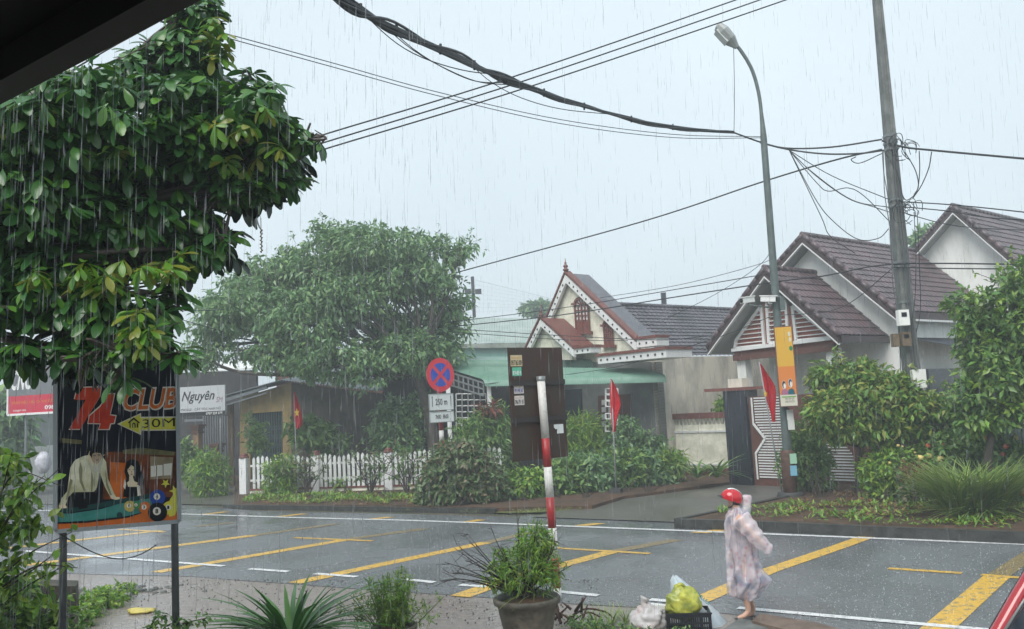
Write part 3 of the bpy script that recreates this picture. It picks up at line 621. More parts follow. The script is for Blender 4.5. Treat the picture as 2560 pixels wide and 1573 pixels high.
for d_ in (0,2.75,5.4):
    q=F0+fd*d_; mb=MB(); mb.box(q,.26,.24,1.32,math.degrees(math.atan2(-fd[1],fd[0]))); po=mb.build('post',M_TRIMW,pf)
    mb=MB(); mb.lathe(q+Z*1.32,[(.0,0),(.17,0),(.18,.04),(.12,.1),(.14,.12),(.0,.17)],10); mb.build('cap',M_REDBR,po)
# right white slat fence
RA=P(2372,1110,20); RB=P(2640,1120,17)
rf=thing('grey_slat_fence','pale grey slatted fence behind the rose bushes at the far right','fence',lo(RA))
mb=MB(); n_=30
for i in range(n_):
    q=lo(RA+(RB-RA)*i/n_); mb.para(q,(RB-RA)/n_*.62*A_([1,1,0]),A_([0,.03,0]),Z*(P(2372,1023,20)[2]+.05*math.sin(i)))
mb.build('slats',mat('pale_grey_slats',(.4,.44,.45),.5,.4,var=.3,scale=4),rf)
# dark slatted gate under the lime tree
lf=thing('dark_board_fence','dark board fence with pale gaps under the lime green tree','fence',G(2100,1210))
a,b=G(2010,1205),G(2350,1190); mb=MB()
for i in range(26):
    q=a+(b-a)*i/26; mb.para(q,(b-a)/26*.8,A_([0,.04,0]),Z*(1.75))
mb.build('slats',mat('dark_fence_boards',(.05,.05,.055),.6,.4,var=.5,scale=3),lf)
a2_=a+A_([.1,.25,0]); b2_=b+A_([.1,.25,0]); mb=MB(); mb.para(a2_+Z*.4,b2_-a2_,A_([0,.05,0]),Z*1.2); mb.build('backing',M_CREAM,lf)
# ---------------------------------------------------------------- poles
M_LAMP=mat('green_grey_lamp_post',(.11,.14,.135),.45,.5,var=.3,scale=4)
LB=G(1978,1256); LY=LB[1]
lp=thing('street_lamp','tall curved grey street lamp standing on a dark concrete base','street lamp',LB)
pts=[LB]+[P(x,y,LY) for x,y in ((1968,1000),(1950,800),(1934,600),(1913,380),(1905,320))]
cur=cat_rom([P(1909,345,LY),P(1905,300,LY),P(1897,235,LY),P(1880,175,LY),P(1852,127,LY),P(1832,106,LY)],6)
pts=[LB+(cur[0]-LB)*t for t in np.linspace(0,1,8)][:-1]
allp=pts+cur; mb=MB(); mb.tube(allp,[.115-.07*min(1,i/(len(pts)+8)) for i in range(len(allp))],12); mb.build('post',M_LAMP,lp)
h0,h1=P(1837,112,LY),P(1795,66,LY); hd=nrm(h1-h0); hu=nrm(Z-hd*(Z@hd)); hs=np.cross(hd,hu)
mb=MB(); Lh=np.linalg.norm(h1-h0)
def hring(t,w,h,off=0): c_=h0+hd*Lh*t+hu*off; return [c_+hs*w*sx+hu*h*sz for sx,sz in ((-.7,-1),(.7,-1),(1,-.3),(1,.3),(.6,1),(-.6,1),(-1,.3),(-1,-.3))]
rings=[hring(-.15,.05,.05),hring(.02,.1,.08),hring(.25,.19,.12),hring(.7,.22,.13),hring(1,.15,.09),hring(1.06,.08,.04)]
vs=[p for r_ in rings for p in r_]; fs=[(i*8+j,i*8+(j+1)%8,(i+1)*8+(j+1)%8,(i+1)*8+j) for i in range(5) for j in range(8)]+[tuple(range(8))[::-1],tuple(range(40,48))]
mb.add(vs,fs); hdm=mb.build('lamp_head',mat('lamp_housing_grey',(.3,.32,.31),.4,.5),lp)
mb=MB(); mb.para(h0+hd*Lh*.25-hu*.16-hs*.14,hd*Lh*.65,hs*.28,hu*.05); mb.build('lens',mat('lamp_lens',(.5,.52,.5),.15,.5),hdm)
mb=MB(); mb.lathe(LB,[(0,0),(.34,0),(.34,.12),(.3,.2),(.3,.24),(.0,.25)],16); mb.build('base_block',mat('dark_base_concrete',(.05,.05,.05),.6,.4,bump=.5),lp)
mb=MB(); mb.lathe(LB+Z*.2,[(.12,0),(.16,.02),(.16,1.0),(.12,1.05)],14); mb.build('rusty_sleeve',mat('rusty_brown_steel',(.13,.07,.05),.7,.4,var=.5,scale=6,bump=.4),lp)
def cctv(px,py,dx,label):
    c_=P(px,py,LY-.1); t=thing('security_camera',label,'security camera',c_,'white cameras on the lamp post')
    d=nrm(A_([dx,-.5,-.12])); mb=MB(); mb.beam(c_-d*.14,c_+d*.22,.13,.13); mb.build('housing',M_TRIMW,t)
    mb=MB(); mb.beam(c_-d*.16+Z*.075,c_+d*.27+Z*.075,.16,.025); mb.build('sun_shield',M_TRIMW,t)
    mb=MB(); mb.tube([c_+d*.2,c_+d*.235],.055,10); mb.build('lens',M_BLACK,t)
    mb=MB(); a=P(1945,py+22,LY); mb.tube([c_-Z*.05,c_-Z*.12,a],.02,6); mb.build('bracket',M_STEEL,t)
cctv(1871,750,-1,'white security camera pointing left, outer one of the two on the lamp post')
cctv(1917,748,1,'white security camera pointing right, inner one beside the lamp post')
mb=MB(); p=P(1956,775,LY-.12); mb.box(p,.12,.1,.32); mb.build('junction_box',M_LAMP,lp)
# banner on the lamp post
class Pl:
    def __init__(s,O,X,Y): s.O=A_(O); s.X=nrm(X); s.Y=nrm(Y); s.N=np.cross(s.X,s.Y); 
    def px(s,x,y,off=0): return ONP(x,y,s.O,s.N)+s.N*off
    def poly(s,pix,off,name,m,parent,t=.0015): mb=MB(); mb.slab([s.px(*p,off) for p in pix],s.N*t); return mb.build(name,m,parent)
    def polys(s,lst,off,name,m,parent,t=.0015):
        mb=MB()
        for pix in lst: mb.slab([s.px(*p,off) for p in pix],s.N*t)
        return mb.build(name,m,parent)
    def txt(s,body,x0,y1,x1,y0,off,m,parent,**k):  # fits the box with its bottom left (x0,y1), bottom right (x1, y?) and height up to y0
        a,b,c_=s.px(x0,y1,off),s.px(x1,y1,off),s.px(x0,y0,off); X=b-a; X=s.X*(X@s.X); hh=(c_-a)@s.Y
        return text(body,a,s.X,s.Y,X@s.X,hh,m,parent,**k)
PB=P(1946,1000,LY-.3); bt=thing('lamp_post_banner','tall orange lightbox banner with two drawn faces fixed to the lamp post','banner',PB)
BP=Pl(P(1953,1016,LY-.35),A_([.97,-.25,0]),Z)
def bx(p,q,w_=None): return None
tl_,tr_,br_,bl_=(1930,818),(1977,822),(1995,1010),(1950,1018)
# true upright box: corners from its bottom edge and height
bo=BP.px(1951,1018); bw=BP.X*(((BP.px(1996,1010)-bo)@BP.X)); bh=Z*((BP.px(1930,818)-bo)[2])
mb=MB(); mb.para(bo,bw,-BP.N*.2,bh); mb.build('lightbox',mat('navy_box_side',(.02,.035,.05),.35,.5),bt)
mO=mat('orange_print',(.62,.2,.04),.4,.4); mYe=mat('amber_print',(.62,.36,.04),.4,.4); mCr=mat('cream_print',(.6,.58,.48),.4,.4)
def fr(a,b,c_,d,off,nm,m,par=bt): mb=MB(); mb.para(bo+bw*a+bh*b+BP.N*off,bw*(c_-a),BP.N*.002,bh*(d-b)); return mb.build(nm,m,par)
fr(0,0,1,1,.001,'frame_face',M_REDBR); fr(.04,.01,.96,.99,.004,'printed_panel',mYe)
fr(.04,.14,.96,.5,.007,'orange_band',mO); fr(.04,.01,.96,.15,.010,'cream_strip',mCr); fr(.12,.115,.9,.13,.013,'green_rule',mat('green_print',(.15,.32,.06),.4,.4))
for i,(s_,z_) in enumerate((('0935 074 247',.085),('0905 074 574',.05))): text(s_,bo+bw*.3+bh*z_+BP.N*.014,nrm(bw),Z,np.linalg.norm(bw)*.5,.05,M_BLACK,bt)
def disc(pl_o,X,Yv,N,cx,cy,rx,ry,off,nm,m,par,n=20):
    mb=MB(); mb.slab([pl_o+X*(cx+rx*math.cos(2*math.pi*i/n))+Yv*(cy+ry*math.sin(2*math.pi*i/n))+N*off for i in range(n)],N*.0015); return mb.build(nm,m,par)
Xb=nrm(bw); wb=np.linalg.norm(bw); hb=np.linalg.norm(bh)
mSk=mat('pale_face_print',(.72,.68,.62),.4,.4); mHair=mat('black_print',(.015,.015,.02),.4,.4)
for cx,cz,hair,body in ((.3,.27,mHair,mat('mauve_print',(.35,.13,.22),.4,.4)),(.66,.29,mat('navy_print',(.01,.05,.1),.4,.4),mat('teal_print',(.01,.1,.14),.4,.4))):
    disc(bo,Xb,Z,BP.N,cx*wb,hb*cz,.115*wb,.055*hb,.010,'hair_print',M_TRIMW,bt); disc(bo,Xb,Z,BP.N,cx*wb,hb*(cz+.003),.1*wb,.048*hb,.012,'hair_print',hair,bt)
    disc(bo,Xb,Z,BP.N,(cx+.03)*wb,hb*(cz-.012),.065*wb,.033*hb,.014,'face_print',mSk,bt)
    mb=MB(); q=bo+Xb*(cx*wb)+Z*(hb*.15)+BP.N*.016; mb.slab([q-Xb*wb*.2,q+Xb*wb*.22,q+Xb*wb*.16+Z*hb*.055,q+Xb*wb*.04+Z*hb*.075,q-Xb*wb*.13+Z*hb*.06],BP.N*.0015); mb.build('body_print',body,bt)
text('CẦN THƠ',bo+Xb*.93*wb+bh*.72+BP.N*.011,Z,-Xb,hb*.22,.1*wb,mCr,bt) if False else None
disc(bo,Xb,Z,BP.N,.82*wb,hb*.9,.08*wb,.03*hb,.01,'white_emblem',mCr,bt); disc(bo,Xb,Z,BP.N,.84*wb,hb*.83,.07*wb,.03*hb,.01,'white_emblem',mCr,bt); disc(bo,Xb,Z,BP.N,.85*wb,hb*.72,.1*wb,.03*hb,.01,'green_emblem',mat('emblem_green',(.03,.2,.06),.4,.4),bt)
for x,y,c_ in ((1968,1050,M_TRIMW),(1971,1075,M_TRIMW),(1976,1160,mat('mint_sticker',(.35,.6,.45),.5,.4)),(1977,1190,mat('blue_sticker',(.2,.45,.6),.5,.4))):
    p=P(x,y,LY-.18); mb=MB(); mb.para(p,A_([.16,-.0,0]),A_([0,.004,0]),Z*.24); mb.build('sticker',c_,lp)
# utility pole
UY=20.0; u0=P(2186,40,UY); ub=lo(P(2290,1255,UY)); 
up_=thing('utility_pole','tall tapering concrete utility pole with bundled cables and meter boxes','utility pole',ub)
top=ub+A_([0,0,0]); ztop=P(2178,-160,UY)[2]; tx=P(2174,-60,UY); 
def pole_w(z): return .36-.19*z/ztop
mb=MB(); s0,s1=.19,.085
dx=(P(2193,0,UY)[0]-P(2276,900,UY)[0])/(P(2193,0,UY)[2]-P(2276,900,UY)[2]); upos=lambda z: A_([P(2276,900,UY)[0]+dx*(z-P(2276,900,UY)[2]),UY,z])
def sect(z):
    w_=.075+.095*(1-z/ztop); c_=upos(z); g_=.35
    return [c_+A_([x*w_,y*w_,0]) for x,y in ((-1,-1),(-.45,-1),(-.3,-.7),(.3,-.7),(.45,-1),(1,-1),(1,1),(-1,1))]
zs=np.linspace(0,ztop,14); vs=[p for z_ in zs for p in sect(z_)]; fs=[(i*8+j,i*8+(j+1)%8,(i+1)*8+(j+1)%8,(i+1)*8+j) for i in range(13) for j in range(8)]+[tuple(range(13*8,14*8))]
mb.add(vs,fs); mb.build('shaft',M_CONC,up_)
mb=MB()
for py in (345,362,378,505,520,660,672,760,1000):
    q=P(2200+.1*(py-345),py,UY); z_=q[2]; c_=upos(z_); w_=.088+.095*(1-z_/ztop); mb.box(c_,w_*2,w_*2,.06 if py not in(1000,) else .04)
mb.build('steel_band',M_STEEL,up_)
def pbox(px,py,w_,h_,d_,m,name,win=False):
    q=P(px,py,UY-.2); mb=MB(); mb.para(q-A_([w_/2,d_,0]),A_([w_,0,0]),A_([0,d_,0]),Z*h_); o=mb.build(name,m,up_)
    if win: mb=MB(); mb.para(q-A_([w_*.25,d_+.01,-h_*.55]),A_([w_*.5,0,0]),A_([0,.01,0]),Z*h_*.28); mb.build('window',M_GLASS,o)
pbox(2255,815,.24,.36,.16,M_WHITE,'meter_box',True)
MR=mat('rusty_meter_box',(.2,.15,.1),.6,.4,var=.5,scale=12)
pbox(2236,868,.14,.3,.14,MR,'meter_box'); pbox(2261,866,.2,.32,.16,MR,'meter_box',True); pbox(2295,970,.3,.42,.14,M_WHITE,'meter_box')
mb=MB()
for k in range(3):
    pts=[upos(z_)+A_([(-.04+.05*k)*(1+.4*math.sin(z_*2+k)),-.24+.006*z_,0]) for z_ in np.linspace(2,8.6,14)]; mb.tube(cat_rom(pts,3),.012,5)
for k in range(2):
    pts=[upos(z_)+A_([-.24-.02*k+.03*math.sin(z_*3+k*2),-.1,0]) for z_ in np.linspace(2.5,8.2,12)]; mb.tube(cat_rom(pts,3),.011,5)
mb.build('riser_cable',mat('grey_cable',(.1,.11,.115),.5,.4),up_)
for ty in (372,532):
  mb=MB()
  for k in range(10):
    c_=P(2262+random.uniform(-30,45),ty+random.uniform(-14,14),UY-.15+random.uniform(-.2,.2)); r_=random.uniform(.06,.2)
    mb.tube([c_+A_([r_*math.cos(t_),.1*math.sin(t_*2+k),r_*1.4*math.sin(t_)]) for t_ in np.linspace(0,random.uniform(2,6),12)],.009,4)
  mb.build('wire_tangle',mat('black_cable',(.02,.024,.027),.5,.4),up_)
# ---------------------------------------------------------------- cables
M_CAB=mat('black_cable',(.02,.024,.027),.5,.4)
def cable(pts,r,label,name='overhead_cable'):
    pts=[P(*p) for p in pts]; mb=MB(); mb.tube(cat_rom(pts,7),r,5); return mb.build(name,M_CAB,None,label=label,cat='cable',group='overhead cables')
for k,wd in enumerate(('upper','lower')):
    o=k*10; cable([(520,72+o,14),(840,160+o,15.5),(1100,232+o*.9,17),(1400,299+o,19),(1680,336+o*.8,20.5),(1905,342+o*.3,LY)],.009,f'{wd} of two hair-thin wires sagging from the almond tree to the lamp post')
for k,(y0,x1,nm) in enumerate(((329,1840,'top'),(349,1900,'middle'),(366,1965,'bottom'))):
    cable([(680,y0+48,13),(835,y0,13),(1290+28*k,190+10*k,14.2),(x1,0,15.8),(x1+240,-86,17)],.013,f'{nm} one of the three parallel wires rising from the almond tree to the upper right')
cable([(900,752,32),(1130,685,30),(1600,556,26),(1900,457,23),(2090,400,20.6),(2205,374,UY)],.022,'thick cable descending from the pole bands left to behind the street tree')
cable([(2205,352,UY),(2260,368,19.7),(2330,376,19),(2560,397,17.5),(2760,414,16)],.025,'bold cable leaving the utility pole for the right edge')
cable([(1835,332,LY),(1905,357,LY),(1970,371,21),(2080,368,20.5),(2205,349,UY)],.022,'bold cable curving up from the lamp post to the top pole band')
cable([(1900,357,LY),(1970,374,21),(2060,385,20.6),(2150,384,20.2),(2210,376,UY)],.022,'bold cable from the lamp post to the second pole band')
for i,(pts,l) in enumerate([
 ([(1973,376,21),(2052,540,20.5),(2075,590,20.2),(2137,633,20)],'slack wire dropping steeply from the cable splice onto the tiled roof'),
 ([(1973,376,21),(2040,500,20.5),(2085,555,20.3),(2144,598,20.1),(2196,596,20),(2222,572,UY)],'slack wire looping low from the splice back up to the utility pole'),
 ([(1973,376,21),(2040,455,20.6),(2070,478,20.5),(2120,470,20.4),(2160,490,20.2),(2225,555,UY)],'wavy wire from the splice that bends up midway to the pole'),
 ([(1973,376,21),(2040,440,20.6),(2120,496,20.3),(2180,516,20.1),(2225,531,UY)],'wire from the splice ending at the middle pole band'),
 ([(1973,376,21),(2080,440,20.6),(2225,500,UY)],'straightest thin wire from the splice to the pole'),
 ([(1973,376,21),(2030,430,20.8),(2130,500,20.3),(2225,519,UY)],'lowest sagging wire from the splice to the middle band')]): cable(pts,.011,l)
for pts,l in [
 ([(2212,382,UY),(2238,420,19.8),(2250,460,19.8),(2258,492,19.7),(2270,500,19.7),(2292,478,19.7),(2299,430,19.8),(2298,378,19.8)],'widest hanging loop right of the pole bands'),
 ([(2262,380,19.8),(2288,425,19.7),(2296,465,19.7),(2285,487,19.7)],'short hanging loop inside the wide one right of the pole'),
 ([(2329,380,19),(2322,420,19.3),(2303,465,19.5),(2282,496,19.7)],'outermost hanging loop farthest right of the pole'),
 ([(2140,392,20.4),(2128,400,20.4),(2150,408,20.3),(2205,384,UY)],'small doubled loop left of the pole bands')]: cable(pts,.012,l)
for pts,r_,l in [
 ([(2225,503,UY),(2400,514,18.8),(2700,546,16.5)],.014,'wire from the middle pole band passing above the far right gable'),
 ([(2232,515,UY),(2370,528,19),(2480,545,18),(2700,556,16.5)],.013,'wire from the middle pole band grazing the far right ridge'),
 ([(2230,524,UY),(2400,566,18.8),(2700,580,16.5)],.010,'wire crossing the far right roof just under its ridge'),
 ([(1120,818,30),(1400,788,27),(1700,741,24),(1930,706,22),(2060,690,21),(2229,661,UY),(2560,661,17.5),(2700,661,16)],.017,'long low cable crossing in front of all roofs, upper line'),
 ([(2229,668,UY),(2420,672,18.5),(2700,672,16)],.014,'lower twin of the low cable right of the pole'),
 ([(1120,806,30),(1400,771,27),(1700,722,24),(1935,682,22)],.012,'thin low cable ending at the lamp post above the cream house'),
 ([(1500,745,26),(1700,712,24),(1900,660,22.2),(1925,640,LY)],.008,'faint wire rising to the lamp post in front of the grey roof'),
 ([(1660,800,26),(1790,735,24),(1900,662,22.3),(1935,610,LY)],.008,'faint wire climbing steeply to the lamp post'),
 ([(1130,822,28),(1400,839,26),(1640,850,24),(1770,840,24)],.011,'upper of two wires crossing below the arched window'),
 ([(1130,830,28),(1400,849,26),(1570,852,25)],.010,'lower of two wires crossing below the arched window'),
 ([(1200,962,29),(1500,925,28),(1640,890,27),(1800,842,25),(1930,790,LY)],.010,'wire climbing from the green canopy to the lamp post'),
 ([(300,800,26),(420,780,26),(560,775,27)],.012,'upper short wire visible between the almond tree and the street tree'),
 ([(300,760,26),(430,793,26),(560,830,27)],.012,'slanting short wire visible between the almond tree and the street tree'),
 ([(1930,790,LY),(2100,770,21),(2235,668,UY)],.009,'thin wire from the lamp post to the low pole band')]: cable(pts,r_,l)
cable([(1834,120,LY),(1836,220,LY),(1835,332,LY)],.008,'vertical wire hanging from the lamp arm to the cable bundle','hanging_wire')
for k,(x,l) in enumerate(((2288,'left of two plumb drop wires before the tiled roof'),(2296,'right of two plumb drop wires before the tiled roof'))): cable([(x-3,530,19.6),(x+2,650,19.6),(x-3+8*k,770,19.6),(x-20+15*k,830,19.7)],.009,l,'drop_wire')
mb=MB(); core=[P(*p) for p in [(780,-45,8.2),(900,25,9),(1010,85,10),(1140,140,11.5),(1230,185,12.8),(1340,225,14.2),(1460,266,16),(1600,303,18),(1720,323,20),(1835,332,LY)]]
cc=cat_rom(core,6); n_=len(cc)
for k in range(15):
    ph=random.uniform(0,6.28); am=random.uniform(.01,.13); tw=random.uniform(1.5,4)
    pts=[c_+A_([0,am*math.sin(ph+tw*i/9),am*.9*math.cos(ph+tw*i/9)])*(.35+.65*abs(math.sin(i*.16+ph*.2)))*(1-.6*i/n_) for i,c_ in enumerate(cc)]; mb.tube(pts,.019,5)
for k in range(4):
    a=random.randint(4,20); b=a+random.randint(14,22); b=min(b,n_-1); sg=random.uniform(.12,.3)
    mb.tube([cc[i]-Z*sg*math.sin(math.pi*(i-a)/(b-a)) for i in range(a,b+1)],.008,4)
for i in range(6,n_-4,5): mb.tube([cc[i]-A_([0,0,.07]),cc[i]+A_([0.01,0,.07])],.02,6)
mb.build('cable_bundle',M_CAB,None,label='thick twisted bundle of black telecom cables sagging across the sky',cat='cable')
# ---------------------------------------------------------------- floodlight pole, distant pole
fp=thing('floodlight_pole','distant steel pole with two floodlights and a ball net above the warehouse','floodlight',lo(P(1184,1000,58)))
q=P(1181,692,58); mb=MB(); mb.box(lo(q),.22,.22,q[2]); mb.build('pole',M_DKMETAL,fp)
for s_ in (-1,1):
    mb=MB(); c_=P(1183+s_*13,735,57.8); mb.box(c_,.42,.3,.32); mb.build('floodlight',M_DKMETAL,fp)
mb=MB(); 
for k in range(22):
    t_=k/21; a=P(1188,700,58)*(1-t_)+P(1400,752,60)*t_; b=P(1188,785,58)*(1-t_)+P(1400,775,60)*t_; mb.tube([a,b],.004,3,False)
for k in range(8):
    t_=k/7; a=P(1188,700+t_*80,58); b=P(1400,752+t_*22,60); mb.tube([a,b],.009 if k==0 else .004,3,False)
mb.build('ball_net',M_STEEL,fp)
q=P(1658,732,45); mb=MB(); mb.box(lo(q),.24,.24,q[2]); mb.build('distant_post',M_DKMETAL,None,label='short distant concrete post rising behind the grey tiled roof',cat='post')
# ---------------------------------------------------------------- no-stopping sign
M_PW=mat('chipped_white_pole_paint',(.66,.65,.62),.5,.4,col2=(.45,.42,.36),scale=14,detail=9,ramp=(.5,.7)); M_PR=mat('red_pole_paint',(.42,.02,.025),.4,.5,col2=(.25,.02,.02),scale=12,detail=8)
def banded(t,b,top_,r,marks,nm='pole',m0=M_PW,m1=M_PR):
    """marks: list of fractions where the colour changes"""
    mb=MB(); ms=[0]+marks+[1]
    for i in range(len(ms)-1): mb.cur=i%2; a=b+(top_-b)*ms[i]; c_=b+(top_-b)*ms[i+1]; mb.tube([a,c_],r,14,cap=True)
    return mb.build(nm,[m0,m1],t)
NY=25.5; nb=lo(P(1109,1215,NY)); nt_=P(1101,950,NY)
ns=thing('no_stopping_sign','round blue and red no stopping sign over two white plates on a banded pole','road sign',nb)
zt=nt_[2]; fz=lambda py: P(1105,py,NY)[2]/zt
banded(ns,nb,A_([nb[0],nb[1],zt]),.072,sorted([fz(1205),fz(1170),fz(1139),fz(1103),fz(1076)]))
Xn=nrm(A_([math.cos(R(40)),math.sin(R(40)),0])); NP=Pl(P(1101,937,NY-.15),Xn,Z)
dr=(P(1101,894,NY)-P(1101,978,NY))[2]/2; O_=NP.O
mR=mat('sign_red_film',(.62,.02,.04),.3,.5); mB=mat('sign_blue_film',(.012,.06,.42),.3,.5); mW=mat('sign_white_film',(.68,.71,.7),.35,.5)
disc(O_,NP.X,Z,NP.N,0,0,dr,dr,0,'disc',mR,ns,36)
mb=MB(); ri=dr*.7
for q_ in range(4):
    a0=math.pi/2*q_-R(36); a1=math.pi/2*q_+R(36); pts=[]
    cx=math.cos(math.pi/2*q_)*dr*.14; cy=math.sin(math.pi/2*q_)*dr*.14
    pts=[O_+NP.X*cx+Z*cy+NP.N*.004]+[O_+NP.X*ri*math.cos(a0+(a1-a0)*i/12)+Z*ri*math.sin(a0+(a1-a0)*i/12)+NP.N*.004 for i in range(13)]; mb.slab(pts,NP.N*.002)
mb.build('blue_quadrants',mB,ns)
pk=P(1104,1021,NY-.15); pw_=.86; ph=(P(1104,981,NY)-P(1104,1022,NY))[2]
def plate(zb,hh,nm):
    o=A_([pk[0],pk[1],zb])-NP.X*pw_/2; m=MB(); m.para(o,NP.X*pw_,-NP.N*.015,Z*hh); p_=m.build(nm,mW,ns)
    m=MB(); 
    for a,b in ((o,o+NP.X*pw_),(o+Z*hh,o+NP.X*pw_+Z*hh)): m.beam(a,b,.02,.02)
    for a in (o,o+NP.X*pw_): m.beam(a,a+Z*hh,.02,.02,upv=NP.N)
    m.build('plate_rim',mat('plate_rim_grey',(.3,.33,.32),.4,.5),p_); return o
z1=P(1104,1025,NY)[2]; o=plate(z1,P(1104,985,NY)[2]-z1,'distance_plate'); h1_=P(1104,985,NY)[2]-z1
text('250 m',o+NP.X*.22+Z*h1_*.3+NP.N*.003,NP.X,Z,.42,h1_*.4,M_BLACK,ns,bold=.02)
mb=MB()
for s_ in (.1,.76): q=o+NP.X*s_+NP.N*.003; mb.slab([q+Z*.1,q+NP.X*.02+Z*.1,q+NP.X*.02+Z*h1_*.75,q+NP.X*.035+Z*h1_*.75,q+NP.X*.01+Z*h1_*.9,q-NP.X*.015+Z*h1_*.75,q+Z*h1_*.75],NP.N*.002)
mb.build('arrows',M_BLACK,ns)
z2=P(1104,1055,NY)[2]; h2_=P(1104,1029,NY)[2]-z2; o=plate(z2,h2_,'hours_plate')
text("7h00 : 8h00",o+NP.X*.2+Z*h2_*.3+NP.N*.003,NP.X,Z,.46,h2_*.42,M_BLACK,ns,bold=.02)
# ---------------------------------------------------------------- big brown sign seen from behind
SY=11.75; sb=G(1396,1500); SY=sb[1]; st=P(1352,948,SY); sb=A_([st[0]+(sb[0]-st[0])*.9,SY,0])
rs=thing('road_sign_back','back of a tall rusty brown road sign on a red and white banded pole','road sign',sb)
fz=lambda py: P(1375,py,SY)[2]/st[2]
tp=A_([st[0],SY,st[2]]); banded(rs,sb,tp,.058,sorted([fz(1395)-.0,fz(1320),fz(1243),fz(1167),fz(1095)]+[fz(1470)]))
mb=MB(); mb.lathe(tp-Z*.02,[(.066,0),(.066,.06),(.0,.065)],14); mb.build('pole_cap',M_STEEL,rs)
Xs=A_([math.cos(R(36)),math.sin(R(36)),0]); SP=Pl(P(1284,1161,SY+.0),Xs,Z)
bo_=P(1284,1161,11.45); SP=Pl(bo_,Xs,Z); hS=P(1265,864,11.45)[2]-bo_[2]; wS=(SP.px(1425,1146)-bo_)@Xs
# keep the panel just behind the pole
sh=A_([0,(tp[1]+.09)-(bo_+Xs*wS*.55)[1],0]); bo_=bo_+sh; SP.O=bo_
M_RUST=mat('rusty_brown_sheet',(.05,.018,.014),.5,.4,col2=(.038,.032,.022),scale=2.2,stretch=(2,2,.7),detail=8,bump=.2)
mb=MB(); mb.para(bo_,Xs*wS,SP.N*-.02,Z*hS); mb.build('panel',M_RUST,rs)
mb=MB()
for z_ in (.335,.66): mb.para(bo_+Z*hS*z_-Xs*.0+SP.N*.002,Xs*wS,SP.N*.03,Z*.07)
mb.build('bracket_rail',mat('brown_steel_angle',(.03,.024,.022),.45,.5,var=.4,scale=6),rs)
def stick(x,z_,w_,h_,m,nm='sticker'):
    q=bo_+Xs*x+Z*z_+SP.N*.004; mb=MB(); mb.para(q,Xs*w_,SP.N*.002,Z*h_); return q+SP.N*.003,mb.build(nm,m,rs)
mCy=mat('yellowed_paper',(.6,.5,.3),.5,.4,var=.2,scale=30); mGn=mat('green_paper',(.12,.5,.33),.5,.4,var=.2,scale=30); mPap=mat('white_paper',(.66,.62,.6),.5,.4,var=.2,scale=30)
mBlu=mat('blue_ink',(.03,.03,.25),.5,.4); mOr=mat('orange_ink',(.55,.2,.03),.5,.4)
q,s_=stick(.03,hS-.26,.2,.155,mCy); text('0917 063 009',q+Xs*.008+Z*.012,Xs,Z,.184,.075,M_BLACK,rs,bold=.03); text('THÔNG HÚT BỂ',q+Xs*.01+Z*.105,Xs,Z,.17,.03,mOr,rs)
q,s_=stick(.05,hS-.395,.16,.12,mGn); text('0974 405 09',q+Xs*.008+Z*.012,Xs,Z,.14,.06,M_TRIMW,rs,bold=.03)
q,s_=stick(.065,hS-.64,.165,.13,mPap); text('0915 494 367',q+Xs*.008+Z*.012,Xs,Z,.145,.06,mBlu,rs,bold=.03); text('CHO VAY',q+Xs*.01+Z*.09,Xs,Z,.13,.03,mOr,rs)
q,s_=stick(.065,hS-.8,.165,.13,mPap); text('0966 791 181',q+Xs*.008+Z*.012,Xs,Z,.145,.065,M_BLACK,rs,bold=.03); text('VAY VỐN',q+Xs*.01+Z*.093,Xs,Z,.13,.025,mOr,rs)
q=bo_+Xs*(wS-.23)+Z*(hS*.215)+SP.N*.004; mb=MB(); mb.slab([q+Z*.09,q+Xs*.03+Z*.06,q+Xs*.06+Z*.07,q+Xs*.05,q+Xs*.17,q+Xs*.17+Z*.13,q+Z*.13],SP.N*.002); mb.build('torn_label',mW,rs)
# ---------------------------------------------------------------- billiards billboard
cs=lambda x,y:(x/2.182,880+y/2.182)
BY=7.6; O1=P(140,1328,BY); zb=O1[2]; lx,ly=449,1303
dd=ray(lx,ly); 
O2=CO+dd*((zb-CO[2])/dd[2]); Tp=P(162,897,BY); 
X_=nrm(O2-O1); Y_=nrm(Tp-O1-X_*((Tp-O1)@X_)) ; WB_=np.linalg.norm(O2-O1); HB_=(Tp-O1)@Y_
BB=Pl(O1,X_,Y_)
bb_=thing('billiards_billboard','black billiards club billboard on two steel posts under the almond tree','billboard',lo(O1+X_*WB_/2))
M_FR=mat('aluminium_frame',(.33,.36,.38),.35,.5,metal=.5); M_NAVY=mat('black_vinyl',(.008,.009,.016),.55,.12)
mb=MB(); mb.para(O1,X_*WB_,-BB.N*.13,Y_*HB_); mb.build('box',mat('dark_box_side',(.02,.02,.024),.4,.5),bb_)
mb=MB(); 
for a,b,w_ in ((O1,O1+Y_*HB_,.035),(O1+X_*WB_,O1+X_*WB_+Y_*HB_,.035),(O1,O1+X_*WB_,.035),(O1+Y_*HB_,O1+X_*WB_+Y_*HB_,.035)): mb.beam(a+BB.N*.012,b+BB.N*.012,w_,.03,upv=BB.N)
mb.build('frame',M_FR,bb_)
mb=MB(); mb.para(O1+BB.N*.0005,X_*WB_,BB.N*.002,Y_*HB_); pn=mb.build('printed_panel',M_NAVY,bb_)
for s_,e_ in ((.02,-.06),(.94,-.06)):
    a=O1+X_*WB_*s_-BB.N*.16; d=-Y_; g_=a+d*(a[2]/-d[2]); mb=MB(); mb.tube([g_+Y_*0,a+Y_*HB_*(1.0)],.032,10); mb.build('post',mat('post_steel',(.1,.11,.115),.4,.5,metal=.4,var=.3),bb_)
